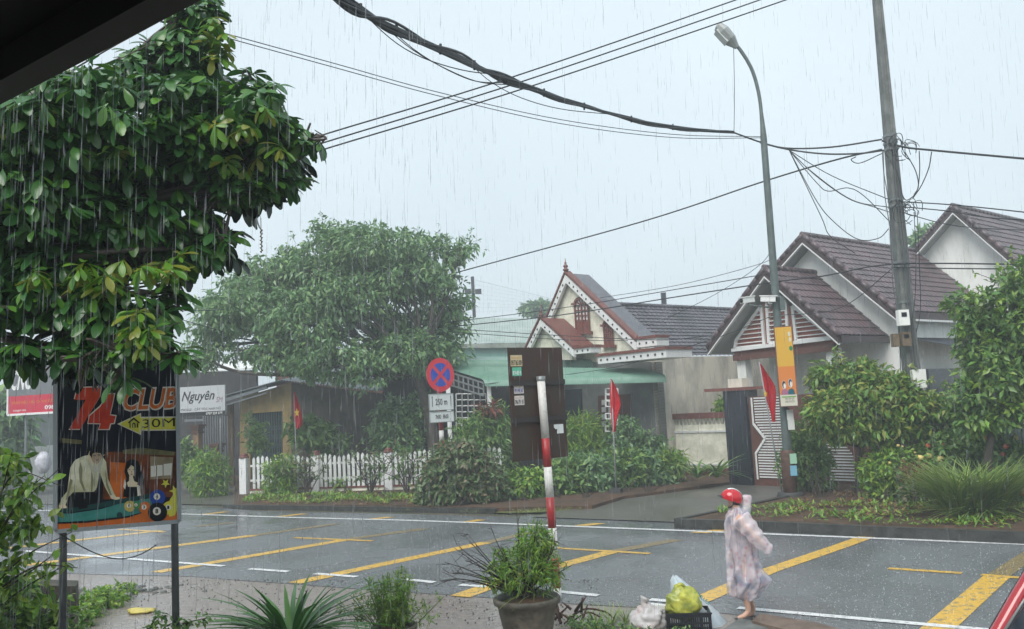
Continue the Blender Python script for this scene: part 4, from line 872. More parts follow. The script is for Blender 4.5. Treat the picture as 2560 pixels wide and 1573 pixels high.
mb=MB(); pts=[O1+X_*WB_*t_-BB.N*.05-Y_*(.02+.32*math.sin(math.pi*t_)*(.7+.3*t_)) for t_ in np.linspace(0,.8,14)]; mb.tube(pts,.005,5); mb.build('power_cord',M_BLACK,bb_)
def art(lst,off,nm,m): 
    return BB.polys([[cs(*p) for p in pl] for pl in lst],off,nm,m,pn)
def circ(cx,cy,r,n=20): return [(cx+r*math.cos(2*math.pi*i/n),cy+r*math.sin(2*math.pi*i/n)) for i in range(n)]
inkW=mat('ink_white',(.7,.68,.6),.55,.12); inkR=mat('ink_red',(.42,.03,.02),.55,.12,col2=(.6,.07,.02),scale=6); inkO=mat('ink_orange',(.62,.16,.03),.55,.12,var=.3,scale=8)
inkY=mat('ink_yellow',(.62,.6,.07),.55,.12); inkK=mat('ink_black',(.006,.006,.008),.55,.12); inkT=mat('ink_teal',(.03,.17,.15),.55,.12,col2=(.06,.26,.23),scale=5); inkTd=mat('ink_dark_teal',(.012,.05,.05),.55,.12)
inkWm=mat('ink_warm_room',(.24,.07,.025),.55,.12,col2=(.04,.015,.01),scale=5,detail=6); inkG=mat('ink_olive',(.2,.19,.09),.55,.12,var=.6,scale=6); inkSh=mat('ink_shirt',(.72,.72,.55),.55,.12,col2=(.42,.42,.25),scale=7,detail=6)
inkSk=mat('ink_skin',(.7,.6,.42),.55,.12); inkBl=mat('ink_blue',(.02,.06,.3),.55,.12); inkGn=mat('ink_green',(.05,.25,.08),.55,.12)
art([[(345,62),(548,78),(548,150),(343,132)]],.003,'olive_band',inkG); art([[(405,70),(545,80),(545,128),(405,122)]],.005,'black_block',inkK)
seven=[(425,195),(550,193),(545,245),(440,420),(380,420),(468,262),(408,262)]; four=[(548,300),(590,230),(625,230),(600,345),(632,350),(622,388),(602,390),(594,421),(540,421),(550,390),(482,388),(490,350)]
def grow(pl,k): c_=np.mean(pl,axis=0); return [tuple(c_+(A_(p)-c_)*(1+k)+np.sign(A_(p)-c_)*5) for p in pl]
art([grow(seven,.0),grow(four,.0)],.005,'numeral_outline',inkW); art([seven,four],.008,'numeral',inkR)
BB.txt('CLUB',*cs(668,328),*cs(975,198),.005,inkW,pn,shear=.25,bold=.06); BB.txt('CLUB',*cs(676,320),*cs(965,206),.008,inkO,pn,shear=.25,bold=.02)
art([[(640,393),(770,333),(770,354),(972,352),(969,428),(770,430),(770,453)]],.005,'arrow_outline',inkW); art([[(650,393),(765,341),(765,360),(967,358),(965,422),(766,424),(766,445)]],.008,'arrow',inkY)
BB.txt('30M',*cs(778,415),*cs(955,368),.011,inkK,pn)
art([[(698,385),(731,357),(765,385),(758,390),(731,368),(706,390)],[(708,390),(714,387),(714,413),(708,413)],[(748,387),(755,390),(755,413),(748,413)],[(722,413),(722,392),(731,384),(741,392),(741,413),(735,413),(735,396),(731,392),(727,396),(727,413)]],.011,'house_icon',inkK)
art([[(338,470),(447,482),(447,503),(338,496)]],.005,'shelf_strip',inkG)
art([[(575,545),(985,545),(982,790),(560,805)]],.003,'bar_room',inkWm)
art([[(670,535),(770,522),(955,545),(950,565),(670,555)]],.005,'lamp_glow',inkG); art([[(820,570),(945,575),(940,690),(820,695)]],.005,'pale_wall',mat('ink_pale_wall',(.3,.24,.14),.4,.4,var=.4,scale=8)); 
art([[(823,622),(852,620),(852,678),(823,682)],[(858,618),(887,616),(888,674),(858,678)],[(893,612),(940,606),(935,672),(893,674)]],.007,'bright_windows',inkW)
art([[(600,600),(690,605),(690,800),(600,800)]],.005,'cabinet',inkO)
art([[(485,562),(455,568),(410,590),(385,630),(368,760),(335,800),(320,850),(355,845),(375,790),(400,765),(515,762),(530,740),(545,655),(575,740),(610,800),(640,800),(625,775),(590,690),(580,600),(560,570),(575,560)]],.009,'shirt',inkSh)
art([[(400,765),(525,765),(538,850),(375,860),(380,800)]],.011,'trousers',inkK); art([[(482,560),(495,530),(520,525),(560,540),(555,570),(520,615),(492,600)]],.011,'neck',inkSk); art([[(505,548),(498,575),(508,600),(530,612),(548,598),(556,572),(552,545)]],.013,'face',mat('ink_face',(.42,.32,.22),.55,.12)); art([[(490,560),(494,528),(515,512),(550,508),(578,505),(584,530),(566,545),(560,572),(552,552),(520,548),(506,556),(502,578)]],.015,'hair',inkK); art([[(535,560),(549,559),(549,564),(535,564)],[(512,563),(524,562),(524,567),(512,567)],[(524,588),(540,586),(538,591),(526,592)]],.015,'face_features',inkK); art([[(440,600),(452,640),(448,700),(470,755),(458,758),(436,705),(432,640)],[(500,640),(512,700),(505,760),(498,760),(500,700)],[(575,640),(590,720),(612,780),(602,782),(580,725)],[(385,690),(398,700),(372,800),(360,810)]],.012,'shirt_folds',mat('ink_shirt_fold',(.22,.22,.12),.4,.4)); art([[(480,580),(500,620),(530,628),(560,590),(545,650),(515,660),(492,640)]],.012,'collar',mat('ink_collar',(.5,.5,.4),.55,.12))
art([[(322,835),(355,830),(372,850),(330,860)],[(610,800),(640,790),(668,795),(640,808)]],.012,'hands',inkSk)
art([[(715,582),(690,600),(680,650),(690,690),(735,700),(760,720),(775,740),(788,700),(770,640),(755,595)]],.009,'hair',inkK); art([[(700,622),(718,610),(734,620),(739,655),(725,682),(709,678),(697,650)]],.012,'face',inkSk); art([[(706,678),(726,680),(734,705),(752,712),(748,735),(700,735),(694,712),(706,702)]],.0125,'neck',inkSk)
art([[(702,641),(713,639),(712,643),(703,644)],[(726,640),(738,642),(737,645),(726,643)],[(718,648),(722,656),(717,657)]],.014,'face_features',mat('ink_grey_lines',(.12,.08,.06),.4,.4)); art([[(713,665),(727,665),(720,671)]],.014,'lips',inkR); art([[(700,640),(694,612),(712,596),(735,598),(750,625),(752,665),(744,690),(736,660),(732,626),(716,616)]],.014,'hair_strands',inkK); art([[(736,640),(742,650),(736,676),(730,676)]],.0135,'face_shade',mat('ink_face_shade',(.4,.3,.22),.4,.4))
art([[(690,690),(740,695),(752,760),(745,790),(672,790),(678,730)]],.011,'dress',inkK); art([[(748,725),(765,730),(770,780),(785,800),(770,805),(752,790)],[(682,690),(690,720),(684,750),(674,735)]],.012,'arms',inkW)
art([[(315,882),(395,880),(560,855),(640,830),(830,795),(832,870),(700,900),(480,925),(313,930)]],.011,'table_cloth',inkT)
art([[(315,855),(430,846),(430,858),(480,850),(480,835),(665,800),(830,772),(830,790),(640,830),(560,848),(395,872),(315,876)]],.013,'table_rail',inkTd)
art([[(312,935),(480,928),(700,903),(860,850),(985,770),(982,925),(312,968)]],.015,'orange_swoosh',inkO); art([[(313,928),(480,920),(700,893),(800,868),(700,903),(480,930),(313,937)]],.017,'black_curve',inkK)
art([[(915,852),(930,800),(985,730),(980,760),(970,800),(975,850),(955,890),(925,898)]],.017,'yellow_flare',inkY)
def star(cx,cy,r,a0=0): return [(cx+(r if i%2==0 else r*.42)*math.cos(a0+math.pi*i/5),cy+(r if i%2==0 else r*.42)*math.sin(a0+math.pi*i/5)) for i in range(10)]
art([star(905,715,26,.3),star(955,757,32,.6)],.019,'stars',inkY)
for cx,cy,r_,m,num in ((710,840,30,mat('ink_gold',(.5,.4,.1),.55,.12),'0'),(748,835,20,inkGn,'6'),(792,848,33,inkO,'3'),(862,792,42,inkBl,'4'),(862,872,52,inkK,'8'),(924,850,36,inkY,'1'),(655,888,16,inkTd,None)):
    o_=.021 if num!='8' else .025
    art([circ(cx,cy,r_)],o_,'ball',m)
    if num:
        art([circ(cx-4,cy-r_*.1,r_*.42)],o_+.002,'ball_spot',inkW); BB.txt(num,*cs(cx-4-r_*.16,cy-r_*.1+r_*.25),*cs(cx-4+r_*.16,cy-r_*.1-r_*.25),o_+.004,inkK,pn,bold=.04)
# ---------------------------------------------------------------- barber sign, red sign
bs=thing('barber_sign','white barber shop signboard with black script lettering behind the billboard','signboard',P(500,1040,34))
Nx=nrm(A_([math.cos(R(-12)),math.sin(R(12)),0])); NB=Pl(P(563,1036,33.5),nrm(A_([.97,-.22,0])),Z)
o3=NB.px(563,1036); zt3=NB.px(559,962)[2]; wd3=(o3-NB.px(395,1052))@NB.X; o3=o3-NB.X*wd3
hs3=zt3-o3[2]; mb=MB(); mb.para(o3,NB.X*wd3,-NB.N*.08,Z*hs3); mb.build('board',mat('sign_pale_grey',(.5,.52,.54),.4,.4),bs)
mb=MB(); mb.para(o3+NB.N*.004,NB.X*wd3,NB.N*.003,Z*hs3*.13); mb.build('black_strip',M_BLACK,bs)
text('Tuân Nguyên',o3+NB.X*wd3*.02+Z*hs3*.42+NB.N*.006,NB.X,Z,wd3*.83,hs3*.42,M_BLACK,bs,shear=.35,bold=.012)
text('DẦU UỐN - MASSGE - CẮT TÓC NAM NỮ',o3+NB.X*wd3*.1+Z*hs3*.18+NB.N*.006,NB.X,Z,wd3*.84,hs3*.12,M_BLACK,bs)
text('0707 259 579',o3+NB.X*wd3*.72+Z*hs3*.02+NB.N*.009,NB.X,Z,wd3*.24,hs3*.08,M_TRIMW,bs,bold=.02)
text('SM',o3+NB.X*wd3*.87+Z*hs3*.42+NB.N*.006,NB.X,Z,wd3*.1,hs3*.18,mat('pinkish_ink',(.25,.15,.2),.4,.4),bs,shear=.3)
for s_ in (.1,.9):
    mb=MB(); q=o3+NB.X*wd3*s_-NB.N*.15; mb.tube([lo(q),q+Z*hs3*.9],.05,8); mb.build('post',M_STEEL,bs)
rb=thing('red_grey_sign','large grey and red workshop signboard at the far left edge','signboard',P(60,1040,30))
RP=Pl(P(22,1036,30),nrm(A_([.95,-.3,0])),Z); o4=RP.px(20,1038); w4=(RP.px(190,1030)-o4)@RP.X; h4=RP.px(20,895)[2]-o4[2]
mb=MB(); mb.para(o4,RP.X*w4,-RP.N*.12,Z*h4); mb.build('board',mat('sign_slate_grey',(.16,.17,.18),.4,.4),rb)
mb=MB(); mb.para(o4+RP.N*.004,RP.X*w4,RP.N*.003,Z*h4*.32); mb.build('red_strip',mat('sign_crimson',(.5,.03,.06),.4,.4),rb)
mb=MB()
for a,b in ((o4,o4+RP.X*w4),(o4,o4+Z*h4),(o4+Z*h4,o4+RP.X*w4+Z*h4)): mb.beam(a+RP.N*.01,b+RP.N*.01,.07,.05,upv=RP.N)
mb.build('frame',M_TRIMW,rb)
text('CNC',o4+RP.X*w4*.05+Z*h4*.42+RP.N*.006,RP.X,Z,w4*.32,h4*.35,M_TRIMW,rb,shear=.4,bold=.03)
text('BẢNG HIỆU, LED, CƠ KHÍ, CẮT KHẮC CNC',o4+RP.X*w4*.06+Z*h4*.17+RP.N*.008,RP.X,Z,w4*.88,h4*.08,mOr,rb,bold=.02); text('0984.932',o4+RP.X*w4*.55+Z*h4*.06+RP.N*.008,RP.X,Z,w4*.36,h4*.07,M_TRIMW,rb,bold=.02); text('trangtri.com',o4+RP.X*w4*.08+Z*h4*.04+RP.N*.008,RP.X,Z,w4*.2,h4*.05,M_TRIMW,rb)
for s_ in (.2,.85):
    mb=MB(); q=o4+RP.X*w4*s_-RP.N*.2; mb.tube([lo(q),q+Z*h4*.9],.05,8); mb.build('post',M_STEEL,rb)
# ---------------------------------------------------------------- flags
M_FLAG=mat('red_flag_cloth',(.62,.012,.02),.6,.3,trans=.25,var=.2,scale=9); M_STAR=mat('flag_star_yellow',(.75,.5,.04),.5,.3)
def flag(bpx,tpx,Y,cloth,label,starp,lean=0,r=.018,base_block=False):
    b=lo(P(*bpx,Y)); tt=P(*tpx,Y); t=thing('flag',label,'flag',b,'red flags with a yellow star along the gardens')
    mb=MB(); mb.tube([b,tt],r,7); mb.build('pole',mat('grey_pole_steel',(.3,.31,.32),.4,.5),t)
    L_=[P(x0,y,Y) for y,x0,x1 in cloth]; R_=[P(x1,y,Y) for y,x0,x1 in cloth]; n=len(cloth)
    Lc=cat_rom(L_,5); Rc=cat_rom(R_,5); m=len(Lc)-1
    mb=MB(); mb.grid(lambda u,v:(lambda k:(Lc[k]*(1-u)+Rc[k]*u)+A_([0,.11*math.sin(u*9+v*7)*u,0]))(int(round(v*m))),12,m); c_=mb.build('cloth',M_FLAG,t)
    if starp:
        x,y,r_=starp; k=Y/F; o=P(x,y,Y-.14); mb=MB(); mb.slab([o+A_([px_*k*.6,0,-py_*k]) for px_,py_ in star(0,0,r_,-math.pi/2)],A_([0,.01,0])); mb.build('star',M_STAR,c_)
    if base_block: mb=MB(); mb.box(b,.32,.32,.22,20); mb.build('weight_block',mat('dark_base_concrete',(.05,.05,.05),.6,.4,bump=.5),t)
flag((742,1150),(735,985),30.5,[(980,734,736),(1000,733,746),(1025,734,753),(1050,735,756),(1066,739,752),(1073,742,746)],'limp red flag with a yellow star above the left end of the picket fence',(742,1032,12))
flag((1541,1243),(1528,950),24.3,[(948,1527,1530),(970,1524,1540),(1000,1525,1549),(1020,1527,1551),(1045,1528,1545),(1062,1529,1542),(1080,1531,1538)],'furled red flag on a thin pole with a dark block before the cream house',None,base_block=True)
flag((1955,1225),(1898,905),22.6,[(910,1898,1904),(940,1903,1920),(965,1908,1934),(990,1913,1940),(1010,1919,1942),(1030,1926,1941),(1055,1930,1938)],'furled red flag slanting across the lamp post before the striped gate',(1914,985,9))
# ---------------------------------------------------------------- vegetation
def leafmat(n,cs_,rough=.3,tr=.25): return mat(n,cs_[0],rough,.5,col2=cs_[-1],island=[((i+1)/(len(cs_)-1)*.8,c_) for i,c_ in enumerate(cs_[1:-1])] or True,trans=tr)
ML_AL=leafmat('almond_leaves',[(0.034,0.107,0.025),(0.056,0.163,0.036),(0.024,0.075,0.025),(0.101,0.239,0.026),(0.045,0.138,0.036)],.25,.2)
ML_ALD=leafmat('shade_dark_almond_leaves',[(.01,.03,.012),(.016,.045,.016),(.007,.02,.01)],.3,.1)  # shade inside the crown put into a darker leaf colour
ML_ALY=leafmat('young_almond_leaves',[(.1,.27,.03),(.15,.3,.03),(.07,.2,.03),(.25,.27,.04)],.28,.35)
ML_TREE=leafmat('street_tree_leaves',[(0.126,0.248,0.113),(0.188,0.346,0.135),(0.094,0.184,0.090),(0.252,0.389,0.135),(0.157,0.281,0.124)],.35)
ML_DK=leafmat('dark_shrub_leaves',[(0.099,0.213,0.058),(0.155,0.299,0.065),(0.066,0.150,0.046),(0.221,0.342,0.078)],.35)
ML_BR=leafmat('bright_leaves',[(0.130,0.268,0.031),(0.195,0.375,0.042),(0.078,0.187,0.031),(0.260,0.375,0.052)],.35)
ML_LIME=leafmat('lime_leaves',[(.16,.31,.05),(.1,.23,.04),(.22,.36,.06),(.07,.17,.035),(.3,.33,.07)],.35)
ML_ROSY=leafmat('reddish_shrub_leaves',[(.1,.19,.07),(.14,.22,.08),(.08,.15,.06),(.26,.19,.13),(.12,.19,.07)],.4)
ML_RED=leafmat('red_leaves',[(.25,.04,.03),(.14,.05,.03),(.3,.09,.05),(.1,.1,.04)],.4)
ML_GR=leafmat('grass_blades',[(0.180,0.294,0.060),(0.255,0.386,0.084),(0.120,0.216,0.048),(0.330,0.386,0.120)],.4)
ML_STRAP=leafmat('strap_leaves',[(.05,.15,.025),(.07,.2,.035),(.035,.11,.02),(.11,.25,.05)],.22,.15)
M_BARK=mat('wet_bark',(.055,.045,.038),.6,.4,col2=(.1,.085,.07),scale=8,bump=.7,bscale=20)
M_TWIG=mat('dark_twigs',(.045,.035,.028),.6,.3)
def sprigs(t,blobs,n,L,ml):
    mb=MB(); pts=[]
    for i in range(n):
        b=blobs[rng.integers(len(blobs))]; d=rdir(1)[0]; d[2]=abs(d[2])+.3; d=nrm(d); p=A_(b[0])+d*A_(b[1])*.85; e=p+d*L*rng.uniform(.5,1.3)+rng.normal(0,.05,3); mb.tube([p,(p+e)/2+rng.normal(0,.03,3),e],[.008,.006,.003],4,False); pts+=[(e,(.05,.05,.06)),((p+e)/2,(.05,.05,.05))]
    mb.build('twig_growth',M_TWIG,t,kind='stuff'); foliage('sprig_leaves',ml,t,pts,n*3,4,.12,.05,down=0)
# foreground almond tree -------------------------------------------------
ATB=A_([-5.0,6.6,0.]); at=thing('almond_tree','dark broad leaved almond tree overhanging the billboard on the left','tree',ATB)
ab=[BL(220,330,6.3,320,170),BL(540,330,6.6,190,150),BL(690,350,6.7,70,75),BL(440,150,7.0,120,100),BL(80,520,6.2,220,180),BL(360,540,6.5,180,100),BL(100,740,6.2,180,100),BL(290,780,6.1,100,70),BL(390,850,6.0,35,35),BL(300,880,5.9,40,30),BL(500,50,7.2,40,80),BL(-150,500,6.3,200,330),BL(600,470,6.6,80,50),BL(70,880,6.1,80,40),BL(190,870,6.1,80,40),BL(390,800,6.2,40,60),BL(300,930,5.9,40,20),BL(440,895,5.9,20,20),BL(200,900,5.9,40,20),BL(420,730,6.3,35,50),BL(480,620,6.5,60,50)]
pr=[.08,.22,.42,.68,.92,1,.85,.3]
def rosettes(m,blobs,n,L,nm,surf=.5,front=0.):
    vol=np.array([b[1][0]*b[1][2] for b in blobs]); pick=rng.choice(len(blobs),n,p=vol/vol.sum()); C_=np.array([b[0] for b in blobs])[pick]; Rr=np.array([b[1] for b in blobs])[pick]
    d=rdir(n); rad=np.where(rng.random(n)<surf,rng.uniform(.75,1.0,n),rng.random(n)**.5*.8)[:,None]; cc=C_+d*rad*Rr
    if front: cc[:,1]=C_[:,1]-np.abs(d[:,1])*Rr[:,1]*rng.uniform(.7,1.05,n)
    pos=[];ax=[];nr=[];Ls=[]
    for i in range(n):
        k=rng.integers(7,11); ph=rng.random()*6.28; tilt=nrm(A_([0,-.25,1.])+rng.normal(0,.3,3)); x=nrm(np.cross(tilt,A_([.3,1,.1]))); y=np.cross(tilt,x)
        dz=rng.uniform(-.75,.1)
        for j in range(k):
            a=ph+6.283*j/k+rng.normal(0,.15); v=x*math.cos(a)+y*math.sin(a)+tilt*(dz+rng.normal(0,.25)); pos.append(cc[i]+rng.normal(0,.01,3)); ax.append(v); nr.append(tilt+rng.normal(0,.15,3)); Ls.append(L*rng.uniform(.6,1.2))
    pos,ax,nr,Ls=map(np.array,(pos,ax,nr,Ls)); co,q=leafco(pos,ax,nr,Ls,Ls*.37,7,.34,pr,.3); return linkmesh(nm,fastmesh(nm,co,q),m,at)
ab+=[BL(330,190,6.7,90,45),BL(180,270,6.4,90,40),BL(430,110,6.9,60,40),BL(60,330,6.2,80,40),BL(760,350,6.7,50,45),BL(640,220,6.8,60,35),BL(700,450,6.7,50,25),BL(560,590,6.5,50,40),BL(470,40,7.1,60,40)]
rosettes(ML_AL,ab,820,.165,'crown'); rosettes(ML_AL,ab,620,.17,'crown',front=1)
yb=[BL(60,310,5.9,90,70),BL(320,390,5.9,60,30),BL(540,100,6.8,50,80),BL(350,820,5.7,60,60),BL(80,700,5.8,70,50),BL(620,350,6.3,120,90),BL(430,690,6.2,60,70),BL(300,690,5.9,160,50)]
rosettes(ML_ALY,yb,75,.14,'young_leaves')
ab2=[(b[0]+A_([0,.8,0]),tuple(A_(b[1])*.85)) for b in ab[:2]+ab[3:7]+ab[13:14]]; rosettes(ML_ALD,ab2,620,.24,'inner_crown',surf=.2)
mb=MB(); limbs(mb,ATB,A_([-4.6,6.6,3.7]),[(b[0],b[1]) for b in ab if b[0][0]>-6 and b[0][2]>3.2],.12,tw=5,n=8)
for b in ab: 
    for k in range(5): e=b[0]+rdir(1)[0]*A_(b[1])*.9; mb.tube(cat_rom([b[0],(b[0]+e)/2+rng.normal(0,.08,3),e],4),[.016*(1-.7*i/8) for i in range(9)],4)
mb.build('trunk',M_BARK,at)
def spike(px,py,L_,n=1): 
    p=P(px,py,6.4); mb=MB(); mb.tube([p,p-Z*L_],.003,4); 
    for k in range(18): mb.ball(p-Z*(L_*(.35+.65*k/18))+A_([.008*math.cos(k*2),0,0]),.006,.006,.006,5,4)
    mb.build('flower_spike',mat('dry_brown',(.1,.07,.04),.6,.3),at)
spike(652,545,.27); 
# street tree ------------------------------------------------------------
TB=G(1085,1215); stt=thing('street_tree','wide spreading green street tree rising over the ochre workshop','tree',TB)
k=lambda *a: BL(*a)
tb=[k(680,715,30.5,110,45),k(570,760,31,70,35),k(760,640,30.5,60,40),k(930,625,30,140,55),k(870,600,30,60,40),k(1065,640,30.5,95,50),k(1150,625,30.5,40,22),k(800,690,30,100,45),k(700,665,30.5,90,28),k(620,690,31,70,25),k(640,780,30,130,55),k(545,800,30.5,75,45),k(520,870,30.5,55,45),k(760,800,29.5,130,80),k(880,740,29.5,110,60),k(1010,700,30,120,45),k(1090,745,31,80,65),k(710,890,29.5,90,40),k(840,900,29.3,120,50),k(1000,880,30,110,55),k(1110,870,31,60,75),k(1140,800,31,32,50),k(815,590,30,32,35),k(970,800,30.5,60,30),k(610,880,30,50,30),k(515,900,30,30,25),k(930,940,29.3,60,30),k(1040,840,31,90,50)]
foliage('crown',ML_TREE,stt,tb,2150,20,.21,.4,asp=.42,K=2,droop=.35,down=.6,surf=.65)
mb=MB(); limbs(mb,TB,P(1040,930,30.3),tb,.24,tw=6); mb.build('trunk',M_BARK,stt)
def shrub(label,px,py,blobs,ml,nc,per,L,cr,name='shrub',cat='shrub',Y=None,**kw):
    b=G(px,py) if Y is None else lo(P(px,py,Y)); b=b+A_([0,0,.08]); return plant(name,label,cat,b,blobs,ml,M_TWIG,nc,per,L,cr,**kw)
Ycol=lambda px,py: G(px,py)[1]
# left side
shrub('round green shrub left of the picket fence under the barber sign',525,1245,[k(522,1175,31,48,45),k(525,1215,31,45,30)],ML_BR,150,16,.24,.25,asp=.22)
shrub('dark bushy shrub between the gate pillars and the billboard post',470,1225,[k(465,1150,33,35,45)],ML_DK,80,14,.2,.25)
shrub('round bright shrub in front of the picket fence',705,1245,[k(703,1175,29,36,36),k(705,1215,29,38,25)],ML_BR,120,16,.22,.24,asp=.22)
shrub('slender shrub beside the folding steel gate',640,1160,[k(630,1080,32,18,50),k(650,1100,32,25,40)],ML_DK,60,12,.18,.22)
shrub('broad leaved shrub under the left flag behind the pickets',790,1160,[k(790,1085,31.5,55,30),k(750,1060,31.5,30,20),k(830,1110,31.5,40,30)],ML_DK,110,12,.28,.28)
for i,(px,l) in enumerate(((770,'leafless pinkish bush in front of the pickets, leftmost of three'),(925,'leafless branching bush in front of the pickets, middle of three'),(1020,'sparse leggy bush in front of the pickets, rightmost of three'))):
    b=G(px,1245); t=thing('bare_bush',l,'bush',b,'sparse bushes before the picket fence'); mb=MB(); tips=[]
    for s_ in range(9):
        a=rng.uniform(-1,1); e=b+A_([a*1.1,rng.normal(0,.25),rng.uniform(.9,1.6)]); m_=b+A_([a*.35,0,.55]); pts=cat_rom([b,m_,e],4); mb.tube(pts,[.026*(1-.7*j/8) for j in range(9)],5)
        for q_ in range(5): s0=pts[rng.integers(3,9)]; e2=s0+A_([rng.normal(0,.3),rng.normal(0,.15),rng.uniform(.1,.45)]); mb.tube([s0,(s0+e2)/2+rng.normal(0,.04,3),e2],[.011,.008,.004],4); tips.append(e2)
    mb.build('branches',M_TWIG,t); foliage('foliage',ML_ROSY if i<2 else ML_DK,t,[(p,(.16,.12,.12)) for p in tips],70,6,.12,.1)
for i,(px,py,l) in enumerate(((860,1170,'low green weed clump at the foot of the picket fence, left one'),(960,1190,'low green weed clump at the foot of the picket fence, right one'))): shrub(l,px,1245,[k(px,1215,29.5,40,20)],ML_BR,50,12,.16,.2)
shrub('tall pale green bush behind the pickets left of the no stopping sign',1010,1195,[k(1000,1050,31,60,60),k(1050,1020,31,40,40),k(960,1080,31,35,40),k(1000,1110,31,60,50)],ML_TREE,420,13,.2,.28)
shrub('dark feathery bush behind the round bush and brown sign',1200,1200,[k(1205,1080,28.5,65,50),k(1240,1060,28.5,40,50),k(1170,1120,28.5,60,50),k(1240,1140,28.5,50,60)],ML_DK,420,14,.26,.28,asp=.2)
shrub('red and orange croton leaves above the dark feathery bush',1222,1150,[k(1222,1022,28,20,10)],ML_RED,14,9,.35,.15,asp=.2)
shrub('big round mixed green and reddish bush at the road edge',1140,1275,[k(1150,1190,24,92,72),k(1120,1230,24,85,40),k(1200,1225,24,75,45),k(1140,1130,24,60,25),k(1220,1160,24,30,30)],ML_ROSY,820,16,.16,.22,stems=14)
shrub('bright green low bush behind the banded pole',1320,1262,[k(1315,1215,24.5,60,40),k(1290,1230,24.5,40,25)],ML_BR,240,15,.17,.22)
shrub('feathery bright bush right of the brown sign',1460,1210,[k(1460,1075,28,50,40),k(1430,1100,28,40,40),k(1480,1120,28,55,40)],ML_BR,260,16,.28,.25,asp=.13)
for i,(px,py,Y,l) in enumerate(((1400,1195,25,'leafy rose bush right of the banded pole'),(1470,1180,25.3,'leafy rose bush before the furled red flag pole'),(1560,1170,26,'leafy rose bush right of the furled red flag'),(1620,1185,26.3,'leafy rose bush at the right end of the rose row'))):
    shrub(l,px,1255 if i<2 else 1240,[k(px,py,Y,60,48),k(px+20,py+35,Y,55,35),k(px-30,py+20,Y,40,35)],ML_DK if i%2==0 else ML_TREE,260,12,.19,.24,name='rose_bush')
shrub('climbing shrub over the weathered slats',1590,1200,[k(1560,1090,27.5,40,45),k(1620,1120,27.5,40,40)],ML_TREE,150,12,.18,.24)
shrub('bright young bush before the brown post',1680,1215,[k(1675,1155,26.5,38,35)],ML_BR,90,14,.2,.22,asp=.2)
shrub('small tree branch showing above the garden wall',1815,1160,[k(1812,1020,28.5,22,28)],ML_BR,60,12,.16,.2)
def spray(name,label,cat,base,n,L,ml,wd=.03,up=1.,K=5,droop=.7,spread=.06,jit=.35,z0=0,prof=None,group=None,parent=None):
    t=parent or thing(name,label,cat,base,group); a=rng.uniform(0,6.283,n); el=np.abs(rng.normal(up,jit,n)); pos=np.array(base)+np.stack([np.cos(a)*spread*rng.random(n),np.sin(a)*spread*rng.random(n),np.full(n,z0)],1)
    ax=np.stack([np.cos(a),np.sin(a),el*1.6],1); nr=np.stack([-np.cos(a),-np.sin(a),np.ones(n)*1.2],1); Ls=L*rng.uniform(.55,1.15,n)
    co,q=leafco(pos,ax,nr,Ls,np.full(n,wd),K,droop,prof or [.5,.9,1,.95,.7,.06] if K==5 else prof); return linkmesh('leaves',fastmesh('leaves',co,q),ml,t)
sprigs(stt,tb,130,.38,ML_TREE); sprigs([o for o in bpy.data.objects if o.get('label','').startswith('big round mixed')][0],[k(1150,1190,24,92,72),k(1120,1230,24,85,40),k(1200,1225,24,75,45)],60,.35,ML_ROSY)
for px,l in ((1745,'small palm like plant left of its twin by the cream wall'),(1795,'small palm like plant right of its twin by the cream wall')): spray('palm_plant',l,'plant',G(px,1225)+Z*.05,26,.95,ML_DK,.07,1.0,droop=.8,group='small palms by the cream wall',z0=.3)
# right side
shrub('dense dark green shrub right of the striped gate',2050,1262,[k(2000,1160,21.8,50,60),k(2030,1130,22,45,55),k(2000,1100,22,40,45),k(2040,1190,21.8,50,50)],ML_DK,420,15,.13,.18,asp=.4,stems=14)
LT=lo(P(2135,1235,21)); lt=thing('lime_tree','spreading lime green small tree in front of the brown roofed house','tree',LT)
lb=[k(2110,930,20.5,75,32),k(2090,955,20.5,60,35),k(2200,985,20,85,50),k(2065,1015,20.5,45,40),k(2140,1020,20,110,50),k(2270,1015,19.8,80,42),k(2330,1025,19.5,60,30),k(2190,1070,20,100,40),k(2080,1070,20.5,50,35),k(2290,1070,19.8,50,30),k(2160,960,20.5,60,40)]
foliage('crown',ML_LIME,lt,lb,900,15,.17,.24,asp=.42,droop=.4,surf=.6); mb=MB(); limbs(mb,LT,P(2150,1120,20.5),lb,.07,tw=4); limbs(mb,LT+A_([.3,0,0]),P(2190,1110,20.5),lb[2:6],.05,tw=3); mb.build('trunk',M_BARK,lt)
RT=lo(P(2480,1250,17.5)); rt_=thing('bushy_tree','dark bushy tree with pale young leaf tips at the right edge','tree',RT)
rb_=[k(2520,720,17,35,50),k(2440,760,17.3,70,35),k(2530,820,17,80,70),k(2450,850,17.3,50,70),k(2455,930,17.3,45,50),k(2520,930,17,90,80),k(2450,990,17.2,70,40),k(2570,700,17,50,60),k(2620,850,17,80,140)]
rb_+=[k(2450,1040,17.2,60,40),k(2540,1030,17,70,40)]
foliage('crown',ML_DK,rt_,rb_,700,15,.17,.24,asp=.45,surf=.5); foliage('young_leaves',ML_BR,rt_,rb_,150,13,.15,.14,asp=.45,surf=1.,down=.2); sprigs(rt_,rb_,60,.35,ML_BR); sprigs(lt,lb,70,.3,ML_LIME); mb=MB(); limbs(mb,RT,P(2490,1030,17.2),rb_,.1,tw=4); mb.build('trunk',M_BARK,rt_)
